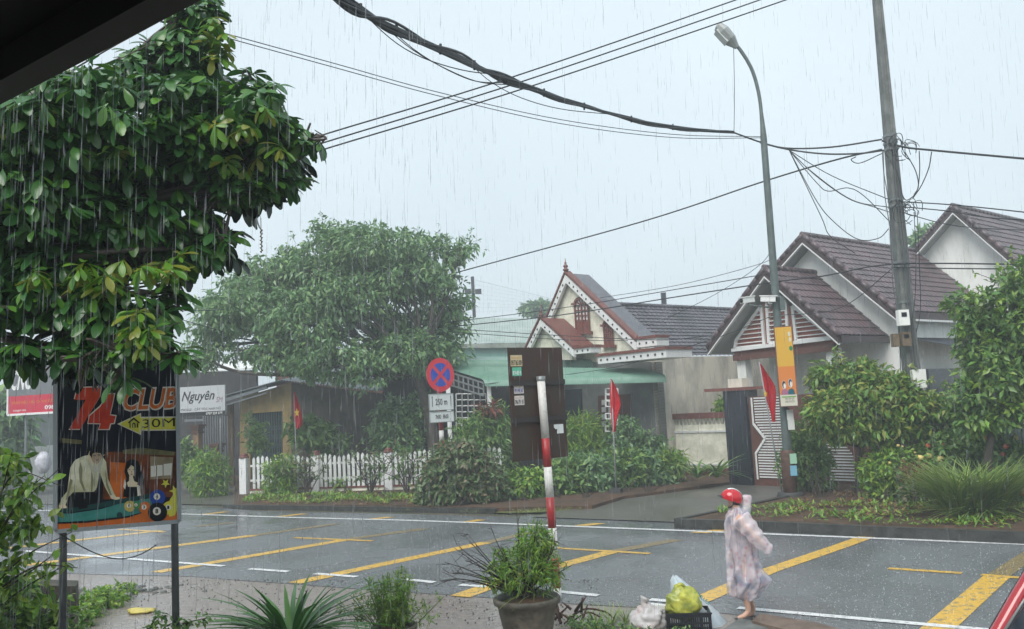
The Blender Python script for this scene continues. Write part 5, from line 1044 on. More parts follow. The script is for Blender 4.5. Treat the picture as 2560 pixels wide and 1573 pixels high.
def blooms(t,blobs,n,r,cols):
    for ci,cc_ in enumerate(cols):
        mb=MB()
        for i in range(n):
            b=blobs[rng.integers(len(blobs))]; d=rdir(1)[0]; d[1]=-abs(d[1]); c_=A_(b[0])+d*A_(b[1])*1.0; rr=r*rng.uniform(.6,1.2)
            mb.ball(c_,rr,rr,rr*.8,8,6,lambda d_:1+.25*math.sin(d_[0]*9)*math.cos(d_[1]*8))
        mb.build('blossoms',cc_,t)
mYl=mat('cream_yellow_petals',(.75,.6,.22),.5,.3,trans=.2); mPk=mat('coral_petals',(.6,.16,.1),.5,.3,trans=.2); mPp=mat('pink_petals',(.6,.3,.3),.5,.3)
bls=[k(2205,1180,19.5,55,45),k(2240,1150,19.5,50,35),k(2215,1220,19.5,50,40)]
t=shrub('rose bush with small pale yellow buds left of the red shrub',2215,1275,bls,ML_BR,320,13,.13,.18,name='rose_bush'); blooms(t,bls,12,.04,[mYl])
bls=[k(2400,1130,19,80,55),k(2490,1120,18.5,80,60),k(2340,1150,19.2,50,40),k(2560,1160,18,60,80)]
t=shrub('tall rose thicket with yellow and coral blooms behind the grass clump',2430,1290,bls,ML_DK,600,13,.14,.22,name='rose_bush'); blooms(t,bls,13,.07,[mYl,mPk])
bls=[k(2390,1075,19.5,60,30),k(2470,1070,19.3,60,30)]; shrub('dry brownish shrub against the grey slat fence',2420,1250,bls,ML_ROSY,170,13,.14,.2)
shrub('small red leaved shrub left of the grass clump',2295,1288,[k(2290,1190,18.9,30,30)],ML_RED,110,13,.12,.14,asp=.25)
shrub('green lower shrub under the red leaved one',2290,1292,[k(2290,1240,18.7,32,28)],ML_ROSY,90,13,.12,.16)
GB=G(2440,1312)+Z*.16; gt_=thing('grass_clump','large lemongrass clump arching over the kerb at the right','grass clump',GB)
for i in range(8): spray('',None,None,GB+A_([(i-3.2)*.12,rng.normal(0,.1),0]),150,1.25,ML_GR,.024,1.9,K=5,droop=.7,spread=.12,jit=.6,parent=gt_)
spray('',None,None,GB+A_([0,-.1,0]),260,.8,ML_GR,.022,.9,K=5,droop=.9,spread=.4,jit=.5,parent=gt_)
# rosettes of ground cover (uncountable)
def cover(name,label,m,pix,n,L,z_,wd=.35,kind='stuff'):
    pts=[G(*p,z_) for p in pix]; pos=[]
    a=np.array(pts); 
    def inside(x,y):
        c_=False; j=len(a)-1
        for i in range(len(a)):
            if (a[i,1]>y)!=(a[j,1]>y) and x<(a[j,0]-a[i,0])*(y-a[i,1])/(a[j,1]-a[i,1])+a[i,0]: c_=not c_
            j=i
        return c_
    while len(pos)<n:
        x,y=rng.uniform(a[:,0].min(),a[:,0].max()),rng.uniform(a[:,1].min(),a[:,1].max())
        if inside(x,y) and mnoise.noise(Vector((x*1.3,y*1.3,z_)))>(-.12 if z_<.15 else .02): pos.append((x,y,z_+rng.uniform(0,L*.6)))
    pos=np.array(pos); ax=rdir(n); ax[:,2]=np.abs(ax[:,2])+.2; Ls=L*rng.uniform(.5,1.3,n); co,q=leafco(pos,ax,rdir(n)*.5+Z,Ls,Ls*wd,2,.3)
    o=linkmesh(name,fastmesh(name,co,q),m,None,base=pos.mean(0)); tagp(o,label,cat=name.replace('_',' '),kind=kind); return o
cover('ground_cover','low leafy ground cover along the far right flower bed',ML_BR,[(1770,1297),(2200,1312),(2560,1326),(2560,1270),(2120,1262),(1950,1255),(1800,1280)],1500,.12,.17)
cover('fallen_leaves','scattered brown fallen leaves on the right flower bed soil',leafmat('dead_leaves',[(.2,.12,.05),(.12,.07,.03),(.3,.2,.08)],.6,0),[(1960,1285),(2250,1305),(2560,1320),(2400,1255),(2040,1225)],1600,.09,.165)
cover('verge_grass','short mossy grass along the far road verge',ML_GR,[(640,1270),(1000,1278),(1270,1287),(1460,1276),(1440,1268),(1000,1262),(640,1257)],5000,.07,.01,.12)
cover('weeds','green weeds at the foot of the garden bed left of the round bush',ML_BR,[(600,1258),(1050,1262),(1060,1240),(640,1236)],2600,.13,.1,.3)
cover('bed_litter','dead leaves and stems in the garden bed before the picket fence',leafmat('dead_leaves',[(.2,.12,.05)],.6,0),[(620,1262),(1050,1265),(1060,1236),(640,1240)],900,.1,.1,.3)
# background trees
for i,(px,py,Y,rx,ry,l) in enumerate(((10,1060,35,34,90,'hazy tree in front of the grey workshop at the left edge'),(1345,772,75,34,12,'tiny distant tree crown between the warehouse and the pointed gable'),(2330,600,45,25,12,'small tree top peeping between the two right roofs'))):
    b=lo(P(px,1100,Y)); t=thing('distant_tree',l,'tree',b); bl=[k(px,py,Y,rx,ry),k(px+rx*.4,py+ry*.3,Y,rx*.7,ry*.7)]; foliage('crown',ML_TREE,t,bl,220,10,.5,.7)
    mb=MB(); mb.tube([b,A_(bl[0][0])],.15,6); mb.build('trunk',M_BARK,t)
# ---------------------------------------------------------------- near side: pots, shrubs, wall
def pot(t,c_,r,h,m,soil_m=MAT_SOIL,oct_=24):
    mb=MB(); mb.lathe(c_,[(0,0),(r*.62,0),(r*.66,h*.06),(r*.72,h*.3),(r*.75,h*.34),(r*.73,h*.38),(r*.86,h*.72),(r*.9,h*.86),(r*1.02,h*.9),(r*1.03,h*.97),(r*.98,h),(r*.9,h*.99),(r*.86,h*.9)],oct_); mb.build('pot',m,t)
    mb=MB(); mb.lathe(c_+Z*h*.86,[(r*.9,0),(r*.5,h*.1),(0,h*.13)],18); mb.build('soil',soil_m,t)
M_POT=mat('weathered_brown_pot',(.13,.115,.085),.5,.4,col2=(.05,.045,.035),scale=7,detail=8,bump=.3,bscale=20)
PY=9.55; pc=lo(P(1318,1520,PY)); ptop=P(1318,1490,PY)[2]; prr=.355
bp=thing('potted_shrub','large brown bonsai pot with a twiggy leafy shrub at the foot of the banded pole','potted plant',pc)
pot(bp,pc,prr,ptop,M_POT)
bb2=[k(1255,1410,PY,40,30),k(1245,1450,PY,35,22),k(1330,1380,PY,55,50),k(1300,1420,PY,60,50),k(1350,1430,PY,55,50),k(1345,1340,PY,35,30)]
bb2=[(a,(b[0],b[0]*.8,b[2])) for a,b in bb2]
foliage('foliage',ML_BR,bp,bb2,240,13,.085,.09,asp=.2,droop=.4,down=-.3); mb=MB(); top=pc+Z*ptop
for i in range(46):
    a=rng.uniform(-1.5,1.3); Lh_=rng.uniform(.3,.9); e=top+A_([a*.62*(1 if a<0 else .55),rng.normal(0,.18),Lh_*(1-.35*abs(a)/1.5)]); m_=top+(e-top)*.5+A_([a*.12,0,.1]); pts=cat_rom([top+A_([rng.normal(0,.05),rng.normal(0,.05),0]),m_,e],4); mb.tube(pts,[.009*(1-.75*j/8) for j in range(9)],4)
    for q_ in range(3): s0=pts[rng.integers(3,9)]; mb.tube([s0,s0+A_([a*.08+rng.normal(0,.05),rng.normal(0,.05),rng.normal(.04,.06)])],[.004,.002],3)
mb.build('stems',M_TWIG,bp); spray('',None,None,top+A_([.1,0,0]),26,.5,ML_GR,.008,.6,droop=.7,jit=.5,parent=bp)
SPY=8.9; sc0=lo(P(725,1560,SPY)); stp=thing('strap_leaf_plant','potted clump of dark glossy strap shaped leaves in the foreground','potted plant',sc0)
pot(stp,sc0,.24,.42,M_POT)
cz=sc0+Z*.42
spr=[.55,.85,1,1,.85,.55,.05]
def spr2(n,L,up,wd,jit,dr): 
    a=rng.uniform(0,6.283,n); el=np.abs(rng.normal(up,jit,n)); pos=cz+np.stack([np.cos(a)*.07,np.sin(a)*.07,np.zeros(n)],1); ax=np.stack([np.cos(a),np.sin(a),el],1); nr=np.stack([-np.cos(a),-np.sin(a),np.ones(n)],1); Ls=L*rng.uniform(.7,1.1,n); co,q=leafco(pos,ax,nr,Ls,wd*rng.uniform(.8,1.15,n),6,dr,spr,.35); linkmesh('leaves',fastmesh('leaves',co,q),ML_STRAP,stp)
spr2(62,.9,1.35,.062,.45,.7); spr2(70,.8,.7,.058,.35,.7); spr2(12,.85,2.6,.06,.6,.35)
HY=9.3; hc=lo(P(985,1560,HY)); hp=thing('potted_herb','small dark pot with upright feathery green herbs','potted plant',hc); hz=P(985,1562,HY)[2]
pot(hp,hc,.24,hz,M_POT); mb=MB(); hb_=[]
for i in range(40):
    a=rng.normal(0,.13); e=hc+A_([a*1.5,rng.normal(0,.12),hz+rng.uniform(.3,.62)-abs(a)*.7]); b=hc+A_([a*.7,rng.normal(0,.05),hz]); mb.tube([b,(b+e)/2,e],[.006,.005,.003],4); hb_.append(((b+e*3)/4,(.035,.035,.14))); hb_.append(((b*2+e)/3,(.04,.04,.12)))
mb.build('stems',mat('green_stem',(.12,.18,.06),.5,.3),hp); foliage('foliage',ML_BR,hp,hb_,520,7,.06,.035,asp=.2,down=-.2); spray('',None,None,hc+Z*hz,50,.45,ML_GR,.008,1.,droop=.6,jit=.5,parent=hp)
t=thing('weedy_shrub','leafy weedy growth in front of the low wall at the lower left corner','shrub',lo(P(40,1600,8))); wb0=[BL(20,1560,8.1,60,50),BL(90,1575,8.2,60,35),BL(150,1590,8.3,50,30),BL(-40,1500,8.1,60,60),BL(30,1500,8.2,30,30)]
foliage('foliage',ML_DK,t,wb0,210,9,.08,.1,asp=.5); sprigs(t,wb0,26,.2,ML_BR)
# left low wall, weeds, arching shrub
lw=thing('low_wall','weathered brown concrete planter wall at the lower left','wall',G(150,1520)); a,b=P(-120,1458,8.6),P(190,1466,9.4)
mb=MB(); mb.slab([lo(a),lo(b),b,a],A_([-.15,.35,0])); mb.build('wall',mat('brown_planter_concrete',(.12,.1,.085),.7,.3,col2=(.035,.045,.03),scale=3,detail=10,bump=.6),lw)
def tuftrow(name,label,pix,n,L,Y=None,ml=ML_BR,stuff=True,z=0.,cr=.12,per=10,cat='weeds'):
    bl=[]
    for x,y,r_ in pix: g_=G(x,y,z); bl.append((g_+Z*r_*.5,(r_,r_*.7,r_*.6)))
    t=thing(name,label,cat,bl[0][0]*A_([1,1,0]),kind='stuff'); o=foliage('leaves',ml,t,bl,n,per,L,cr,down=-.1); return t
tuftrow('weeds','leafy weeds on the wet ground right of the low wall',[(215,1545,.25),(260,1520,.25),(300,1500,.22),(180,1570,.3),(240,1500,.2),(320,1485,.12)],130,.09)
tuftrow('weeds','mixed weeds under the arching shrub along the lower left edge',[(40,1570,.5),(110,1560,.45),(-20,1560,.5),(150,1590,.3)],260,.11,ml=ML_DK)
mb=MB(); q=G(300,1478); 
for i in range(150): c_=q+A_([rng.normal(-.2,.55),rng.normal(0,.22),0]); r_=rng.uniform(.008,.045); mb.ball(c_,r_*1.4,r_,r_*.8,6,4,lambda d:1+.7*mnoise.noise(Vector(d*1.7+float(i))))
mb.build('rubble',M_CONC,label='loose wet rubble heap beside the road behind the low wall',cat='rubble',kind='stuff')
LSB=lo(P(-60,1500,6.2)); ls=thing('arching_shrub','thin leafy shrub with arching stems at the lower left edge','shrub',LSB); mb=MB(); lbl=[]
for (x0,y0),(x1,y1),(x2,y2) in (((-60,1500),(20,1300),(150,1170)),((-60,1520),(60,1440),(170,1360)),((-60,1500),(0,1250),(30,1130)),((-60,1520),(80,1420),(195,1420)),((-60,1520),(50,1400),(180,1330)),((-60,1480),(40,1260),(110,1190)),((-60,1500),(-10,1350),(60,1230)),((-60,1560),(60,1470),(150,1420)),((-60,1500),(20,1200),(160,1215))):
    pts=cat_rom([P(x0,y0,6.2),P(x1,y1,6.1),P(x2,y2,6.0)],7); mb.tube(pts,[.009*(1-.75*i/len(pts)) for i in range(len(pts))],4)
    for p in pts[3:]: lbl.append((p,(.035,.04,.035)))
for x,y in ((20,1160),(50,1230),(20,1300),(60,1330),(10,1400),(90,1300),(30,1480)): lbl+= [(P(x,y,6.2),(.10,.1,.09))]*3
mb.build('stems',M_TWIG,ls); foliage('foliage',ML_BR,ls,[b for b in lbl],170,3,.075,.035,asp=.6,K=3,droop=.3); foliage('foliage',ML_DK,ls,lbl[-21:],28,6,.08,.06,asp=.6,K=3)
t=thing('creeping_vine','thin leafy vine sprigs along the bottom edge right of the billboard','vine',G(420,1600)); mb=MB(); vb=[]
for x0,x1,y1 in ((360,400,1535),(400,520,1545),(380,470,1560)): 
    pts=cat_rom([P(x0,1600,8),P((x0+x1)/2,1560,8),P(x1,y1,8)],6); mb.tube(pts,.004,4); vb+=[(p,(.03,.03,.03)) for p in pts[3:]]
mb.build('stems',M_TWIG,t); foliage('foliage',ML_DK,t,vb,60,3,.06,.03,asp=.5)
mb=MB(); q=G(355,1531); mb.ball(q+Z*.02,.2,.13,.035,20,8,lambda d:1+.4*mnoise.noise(Vector(d*3))); mb.ball(q+A_([-.1,.05,.03]),.13,.06,.03,14,6,lambda d:1+.4*mnoise.noise(Vector(d*3+A_([5,0,0])))); mb.build('plastic_rag',mat('yellow_plastic',(.6,.5,.12),.4,.5,var=.2,scale=10),label='flattened yellow plastic rag on the wet apron behind the billboard post',cat='litter')
# foreground edging, debris
a,b=G(1440,1575),G(1835,1600); mb=MB(); mb.grid(lambda u,v:(a*(1-u)+b*u)+A_([0,.10*math.cos(v*math.pi),.07*math.sin(v*math.pi)+.02*mnoise.noise(Vector((u*14,v*3,0)))]),40,8); mb.build('fallen_log',mat('mossy_log',(.13,.12,.09),.7,.3,var=.6,scale=8,bump=.6),label='mossy weathered log edging below the garbage bags',cat='log')
tuftrow('grass_tufts','ragged grass and weeds along the log below the garbage',[(1440,1585,.15),(1500,1590,.16),(1560,1596,.14),(1620,1600,.12),(1700,1604,.12),(1480,1570,.12)],90,.05,ml=ML_DK,cat='grass')
for i,x in enumerate((1490,1530,1565)): spray('grass_tuft','wiry green grass tuft on the edging, number '+('left of three','middle of three','right of three')[i] if 0 else ('left','middle','right')[i]+' wiry grass tuft of the three between the pot and the bags','grass',G(x,1560),40,.3,ML_GR,.008,1.2,droop=.5,group='wiry grass tufts')
mb=MB(); q=G(1410,1560); 
for i in range(16): c_=q+A_([rng.normal(0,.12),rng.normal(0,.1),.03+abs(rng.normal(0,.06))]); e=c_+A_([rng.normal(0,.12),rng.normal(0,.1),rng.uniform(.05,.25)]); mb.tube([c_,e],[.02,.008],5)
mb.tube(cat_rom([q,q+A_([.25,0,.16]),q+A_([.5,0,.12]),q+A_([.62,.05,.02])],5),.012,6); mb.tube(cat_rom([q+A_([.1,.1,0]),q+A_([.3,0,.12]),q+A_([.45,0,.06])],5),.01,5)
mb.build('dead_stump',mat('dead_wood',(.09,.05,.035),.7,.3,var=.6,scale=9,bump=.6),label='rotting stump with curled dead twigs at the foot of the banded pole',cat='stump')
# broken drain slabs
for i,(pix,l,z_) in enumerate((([(1900,1533),(2040,1556),(2110,1575),(1985,1580),(1880,1552)],'broken brown concrete drain slab under the walking person',.09),([(1790,1585),(1850,1545),(1880,1552),(1960,1590)],'tilted grey drain slab fragment left of the broken brown slab',.06))):
    mb=MB(); mb.slab([G(*p,z_) for p in pix][::-1],A_([0,0,-.07])); mb.build('drain_slab',M_CONC if i else mat('brown_slab',(.2,.15,.12),.7,.3,var=.4,scale=5,bump=.4),label=l,cat='slab')
sheet('drain_gap_dark',[(1835,1545),(1890,1538),(2000,1575),(2130,1590),(2100,1640),(1950,1640)],.003,M_BLACK)  # flat black sheet painting the dark of the open drain
# ---------------------------------------------------------------- garbage: crate, bags
CB=G(1722,1578); cu_,cw=uvw(6)
ct=thing('plastic_crate','black slotted plastic crate holding the yellow bag at the road edge','crate',CB); cw_,cdp,chh=.5,.34,.24
fo=CB-cu_*cw_/2-cw*cdp/2
M_CR=mat('black_plastic',(.014,.016,.022),.35,.5)
mb=MB(); mb.para(fo,cu_*cw_,cw*cdp,Z*.015); mb.build('base',M_CR,ct)
mb=MB()
for o_,d_,n_,L_ in ((fo,cu_,cw,cw_),(fo+cw*cdp,cu_,-cw,cw_),(fo,cw,cu_,cdp),(fo+cu_*cw_,cw,-cu_,cdp)):
    for z_,hh in ((0,.03),(.115,.022),(chh-.05,.05)): mb.para(o_+Z*z_,d_*L_,n_*.012,Z*hh)
    k_=int(L_/.024)
    for j in range(k_+1):
        w_=.012 if j%8 else .035
        mb.para(o_+d_*(L_-w_)*j/k_+n_*.002,d_*w_,n_*.008,Z*chh)
mb.para(fo-cu_*.01-cw*.01+Z*(chh-.015),cu_*(cw_+.02),cw*.03,Z*.015); mb.build('slotted_sides',M_CR,ct)
def bagball(c_,rx,ry,rz,sd,am=.22,fr=2.2,nu=44,nv=30,nipple=0):
    def f(d):
        v=Vector(d*fr+A_([sd,sd*2,0])); w=1+am*mnoise.noise(v)-am*.9*abs(mnoise.noise(v*2.3))+am*.12*mnoise.noise(v*6)+am*.2
        if nipple and d[2]>.75: w+=nipple*((d[2]-.75)/.25)**2
        return w
    mb=MB(); mb.ball(c_,rx,ry,rz,nu,nv,f); return mb
M_YB=mat('yellow_translucent_bag',(.62,.62,.1),.25,.5,col2=(.3,.36,.08),scale=9,detail=8,trans=.2,ramp=(.42,.62)); 
yb_=thing('yellow_garbage_bag','bulging yellow plastic garbage bag sitting in the black crate','garbage bag',CB+Z*.1)
bagball(CB+A_([-.04,0,.32]),.20,.16,.18,3.1,.26,1.9,nipple=.05).build('bag',M_YB,yb_)
mb=MB(); mb.tube(cat_rom([CB+A_([-.12,0,.47]),CB+A_([-.06,-.03,.535]),CB+A_([.01,0,.48])],5),[.012,.018,.022,.026,.024,.02,.02,.018,.016,.014,.01],8); mb.build('knot',M_YB,yb_)
M_WS=mat('white_woven_sack',(.68,.72,.74),.35,.5,col2=(.5,.6,.66),scale=6,detail=7,trans=.15)
SB_=CB+A_([.17,.3,0]); ws=thing('white_sack','tall white printed sack leaning behind the crate with its corner up','garbage bag',SB_)
prof=[(1782,1605,50),(1765,1570,54),(1745,1535,52),(1729,1503,46),(1714,1480,36),(1703,1462,25),(1694,1448,13),(1687,1439,4)]
SYY=SB_[1]; rgs=[]; nn_=28
for i,(x,y,r_) in enumerate(prof):
    c_=P(x,y,SYY); rr=r_*SYY/F
    rgs.append([c_+A_([rr*math.cos(t_)*(1+.16*mnoise.noise(Vector((math.cos(t_)*2,math.sin(t_)*2,i*.8)))+.05*math.sin(t_*9+i*1.3)),rr*.8*math.sin(t_),rr*.35*math.cos(t_)*(-1 if i>2 else 0)+.015*math.sin(t_*5+i)]) for t_ in np.linspace(0,2*math.pi,nn_,endpoint=False)])
mb=MB(); mb.smooth=True; mb.add([p for r_ in rgs for p in r_],[(i*nn_+j,i*nn_+(j+1)%nn_,(i+1)*nn_+(j+1)%nn_,(i+1)*nn_+j) for i in range(len(rgs)-1) for j in range(nn_)]); mb.smooth=False; mb.build('sack',M_WS,ws)
mGI=mat('green_print_ink',(.06,.25,.25),.4,.4)
dX=nrm(P(1768,1500,9)-P(1722,1462,9)); dY=nrm(np.cross(A_([0,-1,0]),dX)); dY=dY if dY[2]>0 else -dY
text('ITOMLUUI',P(1728,1478,SYY-.24),dX,dY,.25,.045,mGI,ws,bold=.02)
wb_=thing('white_garbage_bag','small knotted white plastic bag left of the crate','garbage bag',G(1622,1580)); g0b=G(1622,1580)
M_WB=mat('thin_white_plastic',(.68,.66,.66),.3,.5,col2=(.55,.35,.32),scale=7,detail=7,trans=.25,ramp=(.5,.75))
bagball(g0b+Z*.12,.2,.16,.17,7.7,.28,2.6,nipple=.1).build('bag',M_WB,wb_)
mb=MB(); mb.tube(cat_rom([g0b+Z*.24,g0b+A_([-.04,0,.33]),g0b+A_([-.02,0,.39])],4),[.05,.05,.045,.04,.03,.03,.04,.05,.055],8); mb.build('knot',M_WB,wb_)
mb=MB(); mb.beam(g0b+A_([.03,.1,.28]),g0b+A_([.4,.1,.22]),.09,.04); mb.build('foam_board',M_TRIMW,label='white foam strip lying between the small bag and the crate',cat='foam strip')
# ---------------------------------------------------------------- person in a rain poncho
def skin(name,vs,es,rs,m,parent,sub=2,root=0):
    me=bpy.data.meshes.new('s'); me.from_pydata([tuple(v) for v in vs],es,[]); ob=bpy.data.objects.new('s',me); COL.objects.link(ob)
    ob.modifiers.new('k','SKIN'); 
    for v,r_ in zip(me.skin_vertices[0].data,rs): v.radius=(r_,r_) if np.isscalar(r_) else r_
    me.skin_vertices[0].data[root].use_root=True
    s_=ob.modifiers.new('u','SUBSURF'); s_.levels=sub; s_.render_levels=sub; bpy.context.view_layer.update()
    m2=bpy.data.meshes.new_from_object(ob.evaluated_get(bpy.context.evaluated_depsgraph_get())); bpy.data.objects.remove(ob)
    m2.name=name; m2.polygons.foreach_set('use_smooth',[True]*len(m2.polygons)); return linkmesh(name,m2,m,parent)
PR=G(1862,1545); DY=PR[1]; pe=thing('person','person in a red helmet and pale pink plastic rain poncho walking left','person',PR)
q=lambda x,y,dy=0.: P(x,y,DY+dy)
V=[q(1852,1410),q(1850,1365),q(1848,1320),q(1843,1292),q(1838,1275),q(1836,1250),q(1836,1228), # 0 pelvis..4 neck,5 head,6 crown
   q(1850,1300,-.16),q(1884,1336,-.23),q(1912,1364,-.24),q(1846,1300,.12),q(1846,1350,.14),q(1840,1385,.08), # arms 7-9 near, 10-12 far
   q(1856,1425,-.09),q(1862,1480,-.09),q(1872,1528,-.09),q(1860,1541,-.1),q(1843,1545,-.1), # near leg
   q(1852,1425,.09),q(1866,1480,.1),q(1884,1524,.1),q(1880,1536,.1),q(1862,1543,.1),
   q(1824,1256),q(1823,1262)]
E_=[(0,1),(1,2),(2,3),(3,4),(4,5),(5,6),(3,7),(7,8),(8,9),(3,10),(10,11),(11,12),(0,13),(13,14),(14,15),(15,16),(16,17),(0,18),(18,19),(19,20),(20,21),(21,22),(5,23),(23,24)]
RS=[.12,.11,.11,.085,.045,.078,.07,.04,.033,.028,.035,.03,.028,.075,.052,.034,.033,.022,.075,.052,.034,.033,.022,.03,.025]
M_SKIN=mat('tanned_skin',(.62,.38,.28),.5,.4,var=.15,scale=10)
skin('body',V,E_,RS,M_SKIN,pe)
M_CL=mat('dark_blue_clothes',(.03,.035,.06),.7,.3,var=.4,scale=12)
M_PON=bpy.data.materials.new('thin_pink_poncho'); M_PON.use_nodes=True; t_=M_PON.node_tree; b_=t_.nodes['Principled BSDF']; b_.inputs['Roughness'].default_value=.16; b_.inputs['Coat Weight'].default_value=.6
tc=t_.nodes.new('ShaderNodeTexCoord'); n1=t_.nodes.new('ShaderNodeTexNoise'); n1.inputs['Scale'].default_value=6; n1.inputs['Detail'].default_value=4; c1=t_.nodes.new('ShaderNodeValToRGB')
c1.color_ramp.elements[0].position=.4; c1.color_ramp.elements[0].color=(.5,.52,.63,1); c1.color_ramp.elements[1].position=.54; c1.color_ramp.elements[1].color=(.93,.83,.86,1)
vo=t_.nodes.new('ShaderNodeTexVoronoi'); vo.inputs['Scale'].default_value=13; c2_=t_.nodes.new('ShaderNodeValToRGB'); c2_.color_ramp.elements[0].position=.05; c2_.color_ramp.elements[0].color=(1,1,1,1); c2_.color_ramp.elements[1].position=.38; c2_.color_ramp.elements[1].color=(0,0,0,1)
mx=t_.nodes.new('ShaderNodeMixRGB'); mx.inputs[2].default_value=(.75,.42,.47,1)
for a_,b__ in ((tc.outputs['Object'],n1.inputs['Vector']),(tc.outputs['Object'],vo.inputs['Vector']),(n1.outputs['Fac'],c1.inputs[0]),(vo.outputs['Distance'],c2_.inputs[0]),(c1.outputs[0],mx.inputs[1]),(c2_.outputs[0],mx.inputs[0]),(mx.outputs[0],b_.inputs['Base Color'])): t_.links.new(a_,b__)
b_.inputs['Alpha'].default_value=.46
rings=[(1266,1838,12,.08),(1278,1840,20,.13),(1292,1842,28,.18),(1315,1843,32,.2),(1345,1848,35,.21),(1375,1855,36,.22),(1405,1860,38,.24),(1430,1862,43,.27),(1448,1866,47,.29),(1470,1863,43,.28),(1487,1862,33,.25),(1496,1864,22,.2)]
def ponfn(kin=1.,dz=0):
    def fn(u,v):
        f=v*(len(rings)-1); i=min(int(f),len(rings)-2); t_=f-i; r0,r1=rings[i],rings[i+1]; y=r0[0]*(1-t_)+r1[0]*t_; cx=r0[1]*(1-t_)+r1[1]*t_; rx=(r0[2]*(1-t_)+r1[2]*t_)*DY/F; ry=r0[3]*(1-t_)+r1[3]*t_
        th=2*math.pi*u; fo=1+(.10*v+.05)*math.sin(7*th+7*v+2*math.sin(5*v))-.10*abs(math.sin(3*th+11*v))**.5+.16*mnoise.noise(Vector((math.cos(th)*2.2+v*3,math.sin(th)*2.2,v*5)))-.12*abs(mnoise.noise(Vector((math.cos(th)*3+v*5,math.sin(th)*3,v*9))))+.06
        fo+= .3*math.exp(-((v-.74)/.07)**2)*max(0,math.cos(th))**5
        return q(cx,y)+A_([rx*fo*kin*math.cos(th),ry*fo*kin*math.sin(th)*.8,0])
    return fn
mb=MB(); mb.grid(ponfn(),110,90); pon=mb.build('rain_poncho',M_PON,pe)
mb=MB(); mb.grid(ponfn(.78),60,50); mb.build('clothes',mat('slate_blue_clothes',(.06,.075,.14),.7,.3,col2=(.3,.17,.18),scale=3,ramp=(.45,.6)),pe)
pts=cat_rom([q(1850,1297,-.17),q(1876,1325,-.23),q(1898,1352,-.25),q(1920,1372,-.24),q(1928,1377,-.24)],8); mb=MB(); n_=len(pts); mb.tube(pts,[(.13-.06*min(1,i/(n_-9)))*(1+.07*math.sin(i*1.1)+.06*mnoise.noise(Vector((i*.4,1,2))))*(1 if i<n_-8 else max(.15,math.sqrt(max(0,1-((i-n_+8)/8)**2)))) for i in range(n_)],20); mb.build('poncho_sleeve',M_PON,pe)
pts=[q(1850,1290,.02),q(1863,1275,.02),q(1866,1258,.02),q(1867,1243,.02),q(1867,1237,.02)]; mb=MB(); mb.tube(cat_rom(pts,4),[.1,.1,.095,.09,.075,.068,.064,.062,.06,.06,.06,.062,.062,.06,.055,.05,.03],12); mb.build('poncho_hood',M_PON,pe)
hc_=q(1829,1245); hr=.118; ax_h=R(12)
def helm(d): return 1
mb=MB(); vs=[]; nu,nv=40,16
hx=nrm(A_([math.cos(ax_h),0,-math.sin(ax_h)])); hz_=nrm(A_([math.sin(ax_h),0,math.cos(ax_h)])); hy=A_([0,1.,0])
def hp_(u,v): th=2*math.pi*u; ph=(math.pi*(.6+.05*math.cos(th)))*v; return hc_+hx*hr*1.12*math.sin(ph)*math.cos(th)+hy*hr*.92*math.sin(ph)*math.sin(th)+hz_*hr*.98*math.cos(ph)
mb.grid(hp_,nu,nv); hm=mb.build('helmet',mat('glossy_red_helmet',(.5,.01,.02),.15,.5,coat=.5),pe)
mb=MB(); mb.grid(lambda u,v:(lambda a,w_:hc_+(hx*1.12*math.cos(a)+hz_*.98*math.sin(a))*hr*1.03*math.sqrt(1-w_*w_)+hy*hr*.94*w_)(R(-5)+R(125)*u,(v-.5)*.75),20,4); mb.build('white_stripe',M_TRIMW,hm)
mb=MB(); mb.grid(lambda u,v:hc_-hx*hr*(1.05+.42*v*math.sin(math.pi*(.15+.7*u)))+hy*hr*.8*(u-.5)*1.6+hz_*(-.005-.01*v+.02*(1-(2*u-1)**2)),12,4); mb.build('visor_peak',M_BLACK,hm)
mb=MB(); mb.tube(cat_rom([hc_+hx*.02-hy*.1-Z*.02,hc_-hx*.03-hy*.08-Z*.1,hc_-hx*.05-Z*.125],4),.009,5); mb.build('chin_strap',M_BLACK,hm)
mb=MB(); c_=q(1838,1252); mb.ball(c_,.078,.075,.07,16,10); mb.build('hair',M_BLACK,pe)
mb=MB()
for s_ in (-1,1): mb.ball(q(1823.5,1250,s_*.03),.006,.011,.006,8,6)
mb.build('eyes',M_BLACK,pe)
mb=MB(); mb.ball(q(1822,1266),.012,.022,.006,8,6); mb.build('mouth',mat('lip_red',(.3,.07,.06),.5,.4),pe)
# ---------------------------------------------------------------- red car, only its windscreen pillar reaches the frame
M_CAR=mat('wet_red_car_paint',(.36,.012,.02),.16,.5,coat=.8)
pb=P(2466,1592,5.8); cf=nrm(A_([-.87,-.5,0])); cr_=A_([.5,-.87,0]); ptp=P(2612,1362,6.0); car=thing('red_car','red car facing the camera at the lower right corner, only its windscreen pillar in frame','car',lo(pb))
CWd=1.5; zb_=pb[2]; zr_=ptp[2]
pr_b=pb+cr_*CWd; pr_t=ptp+cr_*(CWd-2*((ptp-pb)@cr_)); th_=cr_*.085
mb=MB(); mb.tube(cat_rom([pb+cf*.25-Z*.14+th_*.5,pb+th_*.6,(pb+ptp)/2+th_*.6+Z*.02,ptp+th_*.6,ptp-cf*.5+Z*.05+th_*.6,ptp-cf*1.4+Z*.04+th_*.6,ptp-cf*2.2-Z*.1+th_*.6],6),.048,12); mb.tube(cat_rom([pr_b,pr_t,pr_t-cf*.5+Z*.05,pr_t-cf*1.4+Z*.04,pr_t-cf*2.2-Z*.1],6),.048,12); mb.build('pillar_and_roof_rail',M_CAR,car)
